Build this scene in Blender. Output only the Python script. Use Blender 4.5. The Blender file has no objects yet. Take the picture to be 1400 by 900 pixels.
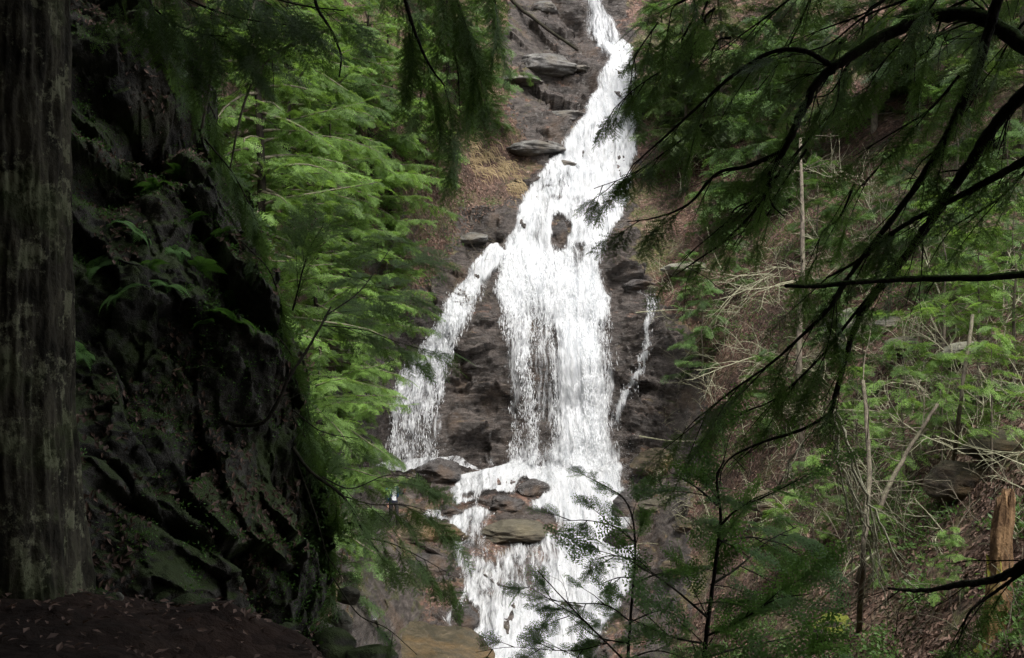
import bpy, math
import numpy as np
PI = math.pi
C = bpy.context.scene.collection
RNG = np.random.default_rng(7)

# ------------------------------------------------------------------ noise
def _h(ix, iy, iz, seed):
    n = (ix * 374761393 + iy * 668265263 + iz * 2147483647 + seed * 1274126177) & 0xFFFFFFFF
    n = ((n ^ (n >> 13)) * 1274126177) & 0xFFFFFFFF
    n = ((n ^ (n >> 16)) * 2246822519) & 0xFFFFFFFF
    return ((n ^ (n >> 15)) & 0xFFFFFF) / float(0xFFFFFF) * 2 - 1

def noise(x, y, z, seed=0):
    x, y, z = np.broadcast_arrays(np.asarray(x, float), np.asarray(y, float), np.asarray(z, float))
    xi, yi, zi = np.floor(x).astype(np.int64), np.floor(y).astype(np.int64), np.floor(z).astype(np.int64)
    fx, fy, fz = x - xi, y - yi, z - zi
    u, v, w = [f * f * f * (f * (f * 6 - 15) + 10) for f in (fx, fy, fz)]
    r = 0
    for dx in (0, 1):
        for dy in (0, 1):
            for dz in (0, 1):
                wt = (u if dx else 1 - u) * (v if dy else 1 - v) * (w if dz else 1 - w)
                r = r + wt * _h(xi + dx, yi + dy, zi + dz, seed)
    return r

def fbm(x, y, z, octv=4, seed=0, gain=.5):
    a, s, t = 1., 0, 0
    for k in range(octv):
        s = s + a * noise(x, y, z, seed + k * 17); t += a
        x, y, z = np.asarray(x) * 2.03 + 1.7, np.asarray(y) * 2.03 + 3.1, np.asarray(z) * 2.03 + 5.3
        a *= gain
    return s / t

def facets(x, y, z, seed=0, k=1.1):
    """angular blocks: every cell is a randomly tilted plane"""
    x, y, z = np.broadcast_arrays(np.asarray(x, float), np.asarray(y, float), np.asarray(z, float))
    xi, yi, zi = [np.floor(q).astype(np.int64) for q in (x, y, z)]
    best = np.full(x.shape, 1e9); out = np.zeros(x.shape)
    for dx in (-1, 0, 1):
        for dy in (-1, 0, 1):
            for dz in (-1, 0, 1):
                a, b, c = xi + dx, yi + dy, zi + dz
                ex, ey, ez = [x - a - .5 - .45 * _h(a, b, c, seed), y - b - .5 - .45 * _h(a, b, c, seed + 1), z - c - .5 - .45 * _h(a, b, c, seed + 2)]
                d = ex * ex + ey * ey + ez * ez; m = d < best
                v = .5 * _h(a, b, c, seed + 3) + k * (_h(a, b, c, seed + 4) * ex + _h(a, b, c, seed + 5) * ey + _h(a, b, c, seed + 6) * ez)
                best = np.where(m, d, best); out = np.where(m, v, out)
    return out

def smooth(e0, e1, x):
    t = np.clip((x - e0) / (e1 - e0), 0, 1)
    return t * t * (3 - 2 * t)

def interp(x, xs, ys):
    return np.interp(x, xs, ys)

# ------------------------------------------------------------------ mesh builder
class MB:
    def __init__(s):
        s.v, s.f3, s.f4, s.t, s.n = [], [], [], [], 0
        s.m3, s.m4 = [], []
    def add(s, v, f3=None, f4=None, tint=0.5, mat=0):
        v = np.asarray(v, np.float32).reshape(-1, 3)
        s.v.append(v)
        s.t.append(np.broadcast_to(np.asarray(tint, np.float32), (len(v),)).copy())
        if f3 is not None and len(f3):
            f = np.asarray(f3, np.int64).reshape(-1, 3) + s.n; s.f3.append(f); s.m3.append(np.full(len(f), mat))
        if f4 is not None and len(f4):
            f = np.asarray(f4, np.int64).reshape(-1, 4) + s.n; s.f4.append(f); s.m4.append(np.full(len(f), mat))
        s.n += len(v)
        return s
    def tube(s, pts, rad, n=6, tint=.5, mat=0, cap=True):
        pts = np.asarray(pts, float); m = len(pts)
        rad = np.broadcast_to(np.asarray(rad, float), (m,))
        tg = np.gradient(pts, axis=0); tg /= np.linalg.norm(tg, axis=1)[:, None] + 1e-9
        a = np.array([0, 0, 1.]) if abs(tg[0][2]) < .9 else np.array([1., 0, 0])
        ux = np.cross(tg, a); ux /= np.linalg.norm(ux, axis=1)[:, None] + 1e-9
        uy = np.cross(tg, ux)
        an = np.arange(n) / n * 2 * PI
        v = pts[:, None] + (ux[:, None] * np.cos(an)[None, :, None] + uy[:, None] * np.sin(an)[None, :, None]) * rad[:, None, None]
        i = np.arange(m - 1)[:, None] * n; j = np.arange(n)[None]; k = (j + 1) % n
        f = np.stack([i + j, i + k, i + n + k, i + n + j], -1).reshape(-1, 4)
        v = v.reshape(-1, 3)
        f3 = None
        if cap:
            v = np.vstack([v, pts[-1] + tg[-1] * rad[-1] * .6])
            b = (m - 1) * n
            f3 = [[b + q, b + (q + 1) % n, m * n] for q in range(n)]
        s.add(v, f3, f, tint, mat)
        return s
    def build(s, name, mats, parent=None, smoothf=True):
        me = bpy.data.meshes.new(name)
        v = np.vstack(s.v) if s.v else np.zeros((0, 3), np.float32)
        f3 = np.vstack(s.f3) if s.f3 else np.zeros((0, 3), np.int64)
        f4 = np.vstack(s.f4) if s.f4 else np.zeros((0, 4), np.int64)
        me.vertices.add(len(v)); me.vertices.foreach_set('co', v.astype(np.float32).ravel())
        nl = f3.size + f4.size; nf = len(f3) + len(f4)
        me.loops.add(nl); me.loops.foreach_set('vertex_index', np.concatenate([f3.ravel(), f4.ravel()]).astype(np.int32))
        me.polygons.add(nf)
        ls = np.concatenate([np.arange(len(f3)) * 3, f3.size + np.arange(len(f4)) * 4]).astype(np.int32)
        me.polygons.foreach_set('loop_start', ls)
        mi = np.concatenate([np.concatenate(s.m3) if s.m3 else np.zeros(0), np.concatenate(s.m4) if s.m4 else np.zeros(0)]).astype(np.int32)
        me.polygons.foreach_set('material_index', mi)
        me.polygons.foreach_set('use_smooth', np.full(nf, smoothf))
        at = me.attributes.new('tint', 'FLOAT', 'POINT'); at.data.foreach_set('value', np.concatenate(s.t) if s.t else np.zeros(0, np.float32))
        me.update(calc_edges=True)
        for m in (mats if isinstance(mats, (list, tuple)) else [mats]): me.materials.append(m)
        o = bpy.data.objects.new(name, me); C.objects.link(o)
        if parent is not None: o.parent = parent
        return o

def attr(o, name, vals):
    a = o.data.attributes.new(name, 'FLOAT', 'POINT'); a.data.foreach_set('value', np.asarray(vals, np.float32).ravel())

def tag(o, label=None, cat=None, group=None, kind=None):
    if label: o['label'] = label
    if cat: o['category'] = cat
    if group: o['group'] = group
    if kind: o['kind'] = kind
    return o

def empty(name, loc=(0, 0, 0)):
    o = bpy.data.objects.new(name, None); o.location = [float(q) for q in loc]; C.objects.link(o); o.empty_display_size = .3
    return o

def rel(o, root):
    """parent a mesh written in world coordinates without moving it"""
    o.parent = root; l = root.location
    me = o.data; co = np.empty(len(me.vertices) * 3, np.float32); me.vertices.foreach_get('co', co)
    co = co.reshape(-1, 3) - np.array(l[:], np.float32); me.vertices.foreach_set('co', co.ravel()); me.update()
    return o

def catmull(P, sub=6):
    P = np.asarray(P, float)
    if len(P) < 3: 
        t = np.linspace(0, 1, sub + 1)[:, None]; return P[0] * (1 - t) + P[-1] * t
    Q = np.vstack([2 * P[0] - P[1], P, 2 * P[-1] - P[-2]])
    out = []
    for i in range(1, len(Q) - 2):
        p0, p1, p2, p3 = Q[i - 1], Q[i], Q[i + 1], Q[i + 2]
        for t in np.linspace(0, 1, sub, endpoint=False):
            out.append(.5 * ((2 * p1) + (-p0 + p2) * t + (2 * p0 - 5 * p1 + 4 * p2 - p3) * t * t + (-p0 + 3 * p1 - 3 * p2 + p3) * t ** 3))
    out.append(P[-1])
    return np.array(out)

# ------------------------------------------------------------------ materials
class NT:
    def __init__(s, name):
        s.m = bpy.data.materials.new(name); s.m.use_nodes = True; s.t = s.m.node_tree; s.t.nodes.clear()
        s.out = s.n('ShaderNodeOutputMaterial')
    def n(s, t, ins=None, **kw):
        nd = s.t.nodes.new(t)
        for k, v in kw.items(): setattr(nd, k, v)
        for k, v in (ins or {}).items():
            if isinstance(v, bpy.types.NodeSocket): s.t.links.new(v, nd.inputs[k])
            else: nd.inputs[k].default_value = v
        return nd
    def math(s, op, a, b=0., c=None, clamp=False):
        nd = s.n('ShaderNodeMath', {0: a, 1: b}, operation=op, use_clamp=clamp)
        if c is not None:
            if isinstance(c, bpy.types.NodeSocket): s.t.links.new(c, nd.inputs[2])
            else: nd.inputs[2].default_value = c
        return nd.outputs[0]
    def mix(s, f, a, b):
        nd = s.n('ShaderNodeMix', data_type='RGBA')
        for k, v in ((0, f), (6, a), (7, b)):
            if isinstance(v, bpy.types.NodeSocket): s.t.links.new(v, nd.inputs[k])
            else: nd.inputs[k].default_value = (*v, 1) if isinstance(v, tuple) and len(v) == 3 else v
        return nd.outputs[2]
    def ramp(s, f, stops, interp='LINEAR'):
        nd = s.n('ShaderNodeValToRGB', {0: f}); cr = nd.color_ramp; cr.interpolation = interp
        while len(cr.elements) < len(stops): cr.elements.new(.5)
        for e, (p, c) in zip(cr.elements, stops):
            e.position = p; e.color = (*c, 1) if not isinstance(c, (int, float)) else (c, c, c, 1)
        return nd.outputs[0]
    def noise(s, vec, scale, det=4, rough=.55, dist=0.):
        return s.n('ShaderNodeTexNoise', {'Vector': vec, 'Scale': scale, 'Detail': det, 'Roughness': rough, 'Distortion': dist}).outputs[0]
    def sm(s, x, a, b):
        return s.n('ShaderNodeMapRange', {0: x, 1: a, 2: b, 3: 0., 4: 1.}, interpolation_type='SMOOTHSTEP').outputs[0]
    def mapv(s, vec, sc):
        return s.n('ShaderNodeMapping', {'Vector': vec, 'Scale': sc}).outputs[0]
    def obj(s): return s.n('ShaderNodeTexCoord').outputs['Object']
    def attr(s, nme): return s.n('ShaderNodeAttribute', attribute_name=nme).outputs['Fac']
    def bump(s, h, st=.5, d=.05):
        return s.n('ShaderNodeBump', {'Height': h, 'Strength': st, 'Distance': d}).outputs[0]
    def done(s, sh):
        s.t.links.new(sh, s.out.inputs[0]); return s.m
    def princ(s, **k):
        ins = {kk.replace('_', ' '): v for kk, v in k.items()}
        for kk, v in ins.items():
            if isinstance(v, tuple) and len(v) == 3 and 'Color' in kk: ins[kk] = (*v, 1)
        return s.n('ShaderNodeBsdfPrincipled', ins).outputs[0]

def up_z(t):
    g = t.n('ShaderNodeNewGeometry'); return t.n('ShaderNodeSeparateXYZ', {0: g.outputs['Normal']}).outputs[2]

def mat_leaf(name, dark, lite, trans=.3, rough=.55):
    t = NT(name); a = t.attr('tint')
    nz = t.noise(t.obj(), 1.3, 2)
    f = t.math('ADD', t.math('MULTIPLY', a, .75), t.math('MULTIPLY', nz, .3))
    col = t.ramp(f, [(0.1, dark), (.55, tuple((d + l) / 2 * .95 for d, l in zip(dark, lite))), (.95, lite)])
    p = t.princ(Base_Color=col, Roughness=rough, Specular_IOR_Level=.35)
    tr = t.n('ShaderNodeBsdfTranslucent', {'Color': t.mix(.6, col, (lite[0] * 1.5, lite[1] * 1.5, lite[2] * .9))}).outputs[0]
    return t.done(t.n('ShaderNodeMixShader', {0: trans, 1: p, 2: tr}).outputs[0])

def mat_bark(name, dark, lite, moss=.3, sc=9., mosscol=(.05, .075, .02), lichen=0.):
    t = NT(name); o = t.obj()
    v = t.mapv(o, (1, 1, .42))
    n1 = t.noise(v, sc, 6, .65); n2 = t.noise(o, sc * 4, 3)
    col = t.mix(t.sm(n1, .35, .65), dark, lite)
    col = t.mix(t.math('MULTIPLY', t.sm(n2, .5, .75), .5), col, tuple(c * .45 for c in dark))
    if lichen: col = t.mix(t.math('MULTIPLY', t.sm(t.noise(o, 4.5, 9, .78), .52, .58), lichen), col, (.20, .20, .13))
    m = t.math('MULTIPLY', t.sm(t.math('ADD', up_z(t), t.math('MULTIPLY', n1, .9)), .55, 1.1), moss * 2, clamp=True)
    m = t.math('MAXIMUM', m, t.math('MULTIPLY', t.sm(t.noise(o, 2.3, 5, .6), .5, .62), moss))
    col = t.mix(m, col, mosscol)
    return t.done(t.princ(Base_Color=col, Roughness=.9, Specular_IOR_Level=.15, Normal=t.bump(t.math('ADD', n1, t.math('MULTIPLY', n2, .4)), .9, .03)))

def rock_nodes(t, dark=(.015, .0115, .0095), lite=(.145, .122, .108), tan=(.13, .085, .055), lichen=.25, wet=.35, strata=1., iso=False):
    o = t.obj()
    big = t.noise(o, .55, 5, .6)
    mid = t.noise(t.mapv(o, (1, 1, 1.1) if iso else (.9, .9, 2.4)), 2.2, 8, .72, .2)
    st = t.noise(t.mapv(o, (1.3, 1.3, 1.5) if iso else (.55, .55, 4.2)), 2.2 if iso else 1.8, 8, .78, .25)
    fine = t.noise(o, 14, 4, .7)
    f = t.math('ADD', t.math('MULTIPLY', mid, .5), t.math('MULTIPLY', st, .5 * strata))
    col = t.ramp(f, [(.40, dark), (.5, tuple(d * .6 + l * .4 for d, l in zip(dark, lite))), (.60, lite)])
    col = t.mix(t.math('MULTIPLY', t.sm(big, .52, .68), .6), col, tan)
    col = t.mix(t.math('MULTIPLY', t.sm(fine, .45, .8), .35), col, tuple(c * .5 for c in dark))
    col = t.mix(t.math('MULTIPLY', t.sm(t.noise(o, 3.1, 8, .75), .6, .68), lichen), col, (.30, .30, .27))
    h = t.math('ADD', t.math('MULTIPLY', st, 1.2), t.math('ADD', mid, t.math('MULTIPLY', fine, .3)))
    rough = t.math('ADD', wet, t.math('MULTIPLY', t.sm(mid, .35, .7), .4))
    return col, h, rough

def mat_rock(name, moss=.4, mosscol=(.035, .05, .014), bumpd=.12, **kw):
    t = NT(name); col, h, r = rock_nodes(t, **kw); o = t.obj()
    m = t.math('MULTIPLY', t.sm(t.math('ADD', up_z(t), t.math('MULTIPLY', t.noise(o, 1.7, 6, .7), 1.3)), .85, 1.35), moss, clamp=True)
    m2 = t.math('MULTIPLY', t.sm(t.noise(o, .8, 7, .7), .53, .62), moss)
    m = t.math('MAXIMUM', m, m2)
    col = t.mix(m, col, t.mix(t.noise(o, 9, 3), mosscol, tuple(c * 1.7 for c in mosscol)))
    return t.done(t.princ(Base_Color=col, Roughness=t.math('MAXIMUM', r, m), Specular_IOR_Level=.3, Normal=t.bump(h, .8, bumpd)))

def litter_nodes(t, moss=.5):
    o = t.obj()
    vo = t.n('ShaderNodeTexVoronoi', {'Vector': o, 'Scale': 9., 'Randomness': 1.})
    vo2 = t.n('ShaderNodeTexVoronoi', {'Vector': o, 'Scale': 4.3, 'Randomness': 1.})
    r = t.n('ShaderNodeSeparateColor', {0: vo.outputs['Color']}).outputs[0]
    col = t.ramp(r, [(0., (.035, .022, .016)), (.3, (.085, .045, .033)), (.6, (.125, .07, .05)), (.85, (.17, .105, .078)), (1., (.25, .18, .14))])
    col = t.mix(t.sm(t.noise(o, .9, 5, .6), .42, .68), col, (.045, .028, .02))
    nz = t.noise(o, .38, 7, .72)
    m = t.math('MULTIPLY', t.sm(nz, .47, .6), moss)
    col = t.mix(m, col, t.mix(t.sm(t.noise(o, 5, 5, .7), .35, .7), (.035, .04, .014), (.11, .13, .035)))
    h = t.math('ADD', t.math('MULTIPLY', vo.outputs['Distance'], -.6), t.math('MULTIPLY', t.noise(o, 3, 6, .7), 2.))
    return col, h, m

def mat_terrain():
    t = NT('gorge ground'); rc, rh, rr = rock_nodes(t, lichen=.16); lc, lh, lm = litter_nodes(t, .62)
    o = t.obj(); rk = t.attr('rock')
    steep = t.math('SUBTRACT', .42, up_z(t))
    f = t.math('ADD', t.math('ADD', rk, t.math('MULTIPLY', steep, .9)), t.math('MULTIPLY', t.math('SUBTRACT', t.noise(o, .9, 7, .7), .5), 1.7))
    f = t.sm(f, .38, .62)
    # moss on flat-ish bedrock and cushions
    ms = t.math('MULTIPLY', t.sm(t.math('ADD', t.math('MULTIPLY', up_z(t), .5), t.noise(o, 1.1, 7, .72)), .82, .98), t.math('SUBTRACT', 1., t.attr('wet')))
    rc = t.mix(t.math('MULTIPLY', ms, .7), rc, (.05, .055, .018))
    wet = t.attr('wet')
    rc = t.mix(t.math('MULTIPLY', wet, .35), rc, (.030, .024, .021))
    col = t.mix(f, lc, rc); h = t.mix(f, lh, rh)
    rough = t.math('SUBTRACT', t.math('MAXIMUM', rr, t.math('SUBTRACT', .95, f)), t.math('MULTIPLY', wet, .25))
    return t.done(t.princ(Base_Color=col, Roughness=rough, Specular_IOR_Level=.35, Normal=t.bump(h, .75, .14)))

def mat_flat(name, col, rough=.7, var=.3):
    t = NT(name); n = t.noise(t.obj(), 25, 4)
    c = t.mix(n, tuple(q * (1 - var) for q in col), tuple(min(1, q * (1 + var)) for q in col))
    return t.done(t.princ(Base_Color=c, Roughness=rough))

def mat_water(name):
    t = NT(name)
    uv = t.n('ShaderNodeUVMap', uv_map='flow').outputs[0]
    den = t.attr('dens')
    wob = t.n('ShaderNodeVectorMath', {0: uv, 1: t.n('ShaderNodeVectorMath', {0: t.n('ShaderNodeTexNoise', {'Vector': t.mapv(uv, (.6, .9, 1)), 'Scale': 1.5, 'Detail': 3.}).outputs[1], 1: (.22, .0, 0)}, operation='MULTIPLY').outputs[0]}, operation='ADD').outputs[0]
    a = t.noise(t.mapv(wob, (3.6, .38, 1)), 1., 6, .68, .0)
    b = t.noise(t.mapv(wob, (10.5, 1.3, 1)), 1., 5, .72, .12)
    c = t.noise(t.mapv(uv, (.55, .28, 1)), 1., 3)
    f = t.math('ADD', t.math('MULTIPLY', a, .42), t.math('ADD', t.math('MULTIPLY', b, .40), t.math('MULTIPLY', c, .18)))
    al = t.math('MULTIPLY', t.sm(t.math('ADD', f, t.math('SUBTRACT', den, .5)), .43, .64), .98)
    thin = t.sm(f, .36, .60)
    col = t.mix(thin, (.50, .53, .56), (.86, .87, .885))
    nb = t.bump(t.math('ADD', a, t.math('MULTIPLY', b, .8)), .9, .22)
    d = t.n('ShaderNodeBsdfDiffuse', {'Color': col, 'Normal': nb}).outputs[0]
    tr = t.n('ShaderNodeBsdfTranslucent', {'Color': (.9, .92, .95, 1), 'Normal': nb}).outputs[0]
    g = t.n('ShaderNodeBsdfGlossy', {'Color': (.9, .9, .9, 1), 'Roughness': .35, 'Normal': nb}).outputs[0]
    s = t.n('ShaderNodeMixShader', {0: .28, 1: d, 2: tr}).outputs[0]
    s = t.n('ShaderNodeMixShader', {0: .06, 1: s, 2: g}).outputs[0]
    s = t.n('ShaderNodeMixShader', {0: al, 1: t.n('ShaderNodeBsdfTransparent').outputs[0], 2: s}).outputs[0]
    return t.done(s)

M = {}
M['terrain'] = mat_terrain()
M['outcrop'] = mat_rock('outcrop rock', moss=.8, bumpd=.16, dark=(.012, .011, .01), lite=(.15, .14, .12), tan=(.09, .08, .05), lichen=.9, wet=.6, strata=1., iso=True, mosscol=(.045, .068, .017))
M['boulder'] = mat_rock('boulder rock', moss=.0, dark=(.022, .019, .018), lite=(.11, .10, .095), lichen=.05, wet=.14)
M['tanrock'] = mat_rock('tan rock', moss=.1, dark=(.05, .043, .032), lite=(.16, .14, .105), tan=(.17, .14, .09), lichen=.05, wet=.35)
M['brownrock'] = mat_rock('brown wet rock', moss=.15, dark=(.03, .023, .016), lite=(.14, .105, .07), tan=(.19, .11, .045), lichen=.05, wet=.3)
M['greyrock'] = mat_rock('grey rock', moss=.12, dark=(.035, .031, .029), lite=(.27, .26, .25), tan=(.14, .11, .08), lichen=.3, wet=.3)
M['palerock'] = mat_rock('pale rock', moss=.35, dark=(.12, .11, .09), lite=(.42, .4, .34), tan=(.34, .27, .17), lichen=.5, wet=.6)
M['mossrock'] = mat_rock('mossy rock', moss=.9, dark=(.05, .04, .03), lite=(.15, .13, .1), lichen=.1, wet=.6, mosscol=(.10, .115, .012))
M['bigbark'] = mat_bark('furrowed bark', (.016, .0145, .011), (.085, .077, .055), moss=.35, sc=7, lichen=.95)
M['darkbark'] = mat_bark('dark bark', (.012, .010, .008), (.04, .032, .026), moss=.12, sc=14)
M['mossbark'] = mat_bark('mossy bark', (.014, .012, .010), (.045, .036, .028), moss=.55, sc=14, mosscol=(.05, .085, .02))
M['greybark'] = mat_bark('grey bark', (.09, .075, .06), (.24, .20, .16), moss=.15, sc=11, lichen=.5)
M['palebark'] = mat_bark('bleached bark', (.26, .25, .17), (.52, .5, .36), moss=.12, sc=16, mosscol=(.16, .19, .07))
M['snag'] = mat_bark('rotten wood', (.10, .06, .035), (.27, .17, .09), moss=.0, sc=9)
M['snagmoss'] = mat_bark('mossy rotten wood', (.16, .09, .04), (.34, .24, .12), moss=.9, sc=9, mosscol=(.19, .19, .03))
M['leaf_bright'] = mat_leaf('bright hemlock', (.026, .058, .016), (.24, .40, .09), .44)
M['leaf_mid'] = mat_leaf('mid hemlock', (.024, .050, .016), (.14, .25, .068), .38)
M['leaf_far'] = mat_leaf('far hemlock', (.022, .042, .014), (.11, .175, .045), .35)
M['leaf_near'] = mat_leaf('near hemlock', (.045, .09, .03), (.13, .22, .06), .45)
M['leaf_sap'] = mat_leaf('sapling hemlock', (.05, .11, .03), (.16, .30, .08), .5)
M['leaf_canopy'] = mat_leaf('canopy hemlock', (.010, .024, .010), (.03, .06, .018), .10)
M['fern'] = mat_leaf('fern green', (.06, .14, .03), (.14, .30, .06), .3)
M['litter'] = mat_leaf('dead leaves', (.045, .028, .02), (.22, .14, .105), .05, .7)
M['straw'] = mat_leaf('dry grass', (.18, .13, .07), (.42, .33, .19), .1, .8)
M['water'] = mat_water('white water')
t_ = NT('droplets'); M['drop'] = t_.done(t_.n('ShaderNodeMixShader', {0: .5, 2: t_.n('ShaderNodeBsdfTransparent').outputs[0], 1: t_.n('ShaderNodeBsdfDiffuse', {'Color': (.9, .92, .94, 1)}).outputs[0]}).outputs[0])

# ------------------------------------------------------------------ the gorge surface
# the camera stands at the origin, looks along +Y; F = 1400 px of a 1400 px wide frame
def ray(px, py):
    px, py = np.asarray(px, float), np.asarray(py, float)
    return np.stack([(px - 700) / 1400, np.ones(np.broadcast(px, py).shape), (450 - py) / 1400], -1)

CP = """750 1400 22;750 1100 27;740 900 32;740 780 35;740 700 39;740 665 41;740 640 42.3;740 500 43.8;740 380 45.2;740 335 47;780 200 53;830 120 56.5;835 75 58.5;830 58 61;810 0 62.5;810 -100 66;800 -400 82
640 640 42;640 500 43.2;650 400 44.5;600 640 41.5;600 700 38;600 760 35;600 900 30;560 640 41;560 540 41.8;560 480 42.5;590 430 43.2;540 715 37.5;500 640 38.5;450 640 35;560 880 29;480 850 25;480 1100 20
520 380 42;460 300 35;460 100 39;600 200 46.5;600 50 51;700 100 57;700 200 52;640 300 47;700 0 60;600 -200 60;450 -200 46;450 -400 54
380 760 22;350 500 24;300 300 25;300 0 28;200 700 17;200 400 19;200 0 22;200 -400 30;0 900 12;0 400 14;0 0 16;0 -400 22;-300 900 10;-300 400 11;-300 -400 17;300 1100 15;0 1400 8;300 1400 12
850 640 41.7;850 500 43.5;850 400 45;850 330 47.5;880 200 54;880 100 58;900 640 40.3;900 500 42.2;900 400 44.5;900 300 49;870 750 36.5;880 850 32;880 1000 26;900 0 62;900 -400 84
960 640 37;960 800 29.5;960 500 39.5;960 400 42;960 250 50;1000 900 23;1000 400 41;1000 200 50;1100 900 18;1100 650 28;1100 400 36;1100 200 45;1100 0 54;1100 -400 72
1250 900 15;1250 650 21;1250 400 30;1250 200 39;1250 0 47;1400 900 12;1400 650 16;1400 400 23;1400 200 32;1400 0 42;1400 -400 60;1700 900 9;1700 400 16;1700 0 30;1700 -400 45;1000 1100 17;1000 1400 13;1400 1400 8;1700 1400 6"""
cp = np.array([[float(q) for q in s.split()] for s in CP.replace('\n', ';').split(';')])
_A = cp[:, :2] / 100; _v = np.log(cp[:, 2])
_r = np.linalg.norm(_A[:, None] - _A[None], axis=2)
_K = np.block([[_r - np.eye(len(cp)) * .03, np.c_[np.ones(len(cp)), _A]], [np.c_[np.ones(len(cp)), _A].T, np.zeros((3, 3))]])
_w = np.linalg.solve(_K, np.r_[_v, 0, 0, 0])
def depth0(px, py):
    sh = np.broadcast(px, py).shape
    q = np.stack(np.broadcast_arrays(px, py), -1).reshape(-1, 2) / 100
    out = np.empty(len(q))
    for i in range(0, len(q), 20000):
        b = q[i:i + 20000]; r = np.linalg.norm(b[:, None] - _A[None], axis=2)
        out[i:i + 20000] = r @ _w[:len(cp)] + _w[-3] + b @ _w[-2:]
    return np.exp(out).reshape(sh)

def axis_vals(lo, hi, d0, d1, step, dense):
    a = [lo]
    while a[-1] < hi:
        x = a[-1]; a.append(x + (dense if d0 <= x < d1 else step))
    return np.array(a)
GX = axis_vals(-400, 1800, 470, 960, 5, 1.7)
GY = axis_vals(-420, 1400, -30, 910, 9, 1.8)
PX, PY = np.meshgrid(GX, GY)
D = depth0(PX, PY)

ROCKPOLY = np.array([(700, -420), (690, 60), (685, 140), (735, 205), (700, 265), (640, 300), (590, 360), (570, 430), (490, 470), (460, 560), (455, 640), (450, 760), (470, 900), (480, 1400),
                     (900, 1400), (905, 900), (965, 800), (950, 700), (950, 600), (945, 500), (935, 440), (885, 370), (862, 300), (880, 200), (885, 100), (860, 40), (850, -420)], float)
def poly_sd(px, py, P):
    """signed distance to polygon in px, positive inside"""
    inside = np.zeros(px.shape, bool); dmin = np.full(px.shape, 1e9)
    for i in range(len(P)):
        x1, y1 = P[i]; x2, y2 = P[(i + 1) % len(P)]
        ex, ey = x2 - x1, y2 - y1
        tt = np.clip(((px - x1) * ex + (py - y1) * ey) / (ex * ex + ey * ey + 1e-9), 0, 1)
        dmin = np.minimum(dmin, np.hypot(px - x1 - tt * ex, py - y1 - tt * ey))
        c = ((y1 > py) != (y2 > py)) & (px < ex * (py - y1) / (ey + 1e-12) + x1)
        inside ^= c
    return np.where(inside, dmin, -dmin)
SD = poly_sd(PX, PY, ROCKPOLY)
ROCK = smooth(-25, 25, SD + 18 * noise(PX / 60, PY / 60, 0, 5) + 10 * noise(PX / 22, PY / 22, 0, 6))

# water course edges (px as a function of py)
MAIN = np.array([(-120, 798, 826), (0, 796, 826), (30, 798, 842), (52, 804, 852), (60, 812, 864), (66, 820, 868), (78, 828, 872), (100, 822, 875), (150, 798, 876), (200, 766, 874), (240, 732, 868), (270, 710, 862), (300, 699, 850), (335, 684, 832), (370, 680, 824), (400, 678, 834), (450, 678, 843), (500, 684, 848), (550, 688, 850), (600, 690, 852), (645, 690, 852)], float)
LEFT = np.array([(328, 676, 712), (345, 656, 704), (365, 640, 690), (385, 627, 670), (420, 606, 652), (455, 584, 640), (480, 564, 628), (510, 540, 616), (550, 524, 609), (590, 520, 609), (638, 524, 610)], float)
LOWER = np.array([(622, 688, 852), (634, 686, 852), (650, 622, 852), (670, 606, 856), (700, 612, 862), (730, 608, 868), (760, 612, 876), (790, 628, 872), (820, 618, 858), (850, 606, 838), (875, 618, 818), (900, 640, 800), (930, 650, 790), (1000, 655, 780)], float)
def in_strip(S, grow=0):
    l = np.interp(PY, S[:, 0], S[:, 1]); r = np.interp(PY, S[:, 0], S[:, 2])
    d = np.minimum(PX - l, r - PX) + grow
    return smooth(0, 14, d) * (PY >= S[0, 0]) * (PY <= S[-1, 0])
WET = np.maximum.reduce([in_strip(MAIN, 12), in_strip(LEFT, 12), in_strip(LOWER, 12)])
WETW = np.maximum.reduce([in_strip(MAIN, 70), in_strip(LEFT, 45), in_strip(LOWER, 45)])

W = ray(PX, PY) * D[..., None]
wx, wy, wz = W[..., 0], W[..., 1], W[..., 2]
# strata: ledges of bedrock, tilted a little, and blocky joints
bed = wz + .12 * wx + .5 * fbm(wx * .15, wy * .15, wz * .15, 3, 11)
def ledge(s, f, sharp=6):
    q = s * f; fr = q - np.floor(q)
    return (np.where(fr < .8, fr / .8, (1 - fr) / .2)) - .5
jt = 1 - np.abs(fbm(wx * .5 + 5, wy * .3, wz * .25, 3, 21)) * 2
rockd = .62 * fbm(wx * .28, wy * .28, wz * .5, 3, 31, .5) * 2
low = smooth(4.5, 1.0, wz)
def crev(s_, f, w_):
    q = s_ * f; return -np.exp(-((q - np.round(q)) / w_) ** 2)
bd2 = bed + .25 * noise(wx * .6, wy * .2, wz * .2, 12)
wq = .25 * fbm(wx * .9, wy * .9, wz * .9, 3, 19)
rockd = rockd + (.55 - .20 * low) * facets(wx * .42 + wq, wy * .3, bd2 * .75 + .2 * wx * (1 - low), 200) + (.20 - .04 * low) * facets(wx * 1.1 + wq, wy * .8, bd2 * 2.2, 210) + .07 * facets(wx * 2.6, wy * 2, bd2 * 6.5, 220)
rockd = rockd + .12 * low * crev(bd2, 1.6, .08) * (.3 + .9 * noise(wx * .5, 0, bed * 1.6, 13)) + .05 * fbm(wx * 3, wy * 3, wz * 5, 3, 51, .6)
far = fbm(wx * .22, wy * .22, wz * .22, 5, 61, .55)
hilld = .9 * far + .14 * fbm(wx * 1.6, wy * 1.6, wz * 1.6, 4, 71, .6)
scl = np.clip(D / 35, .35, 1)
disp = (rockd * ROCK * (1 - .55 * WET) + hilld * (1 - ROCK)) * scl
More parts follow.
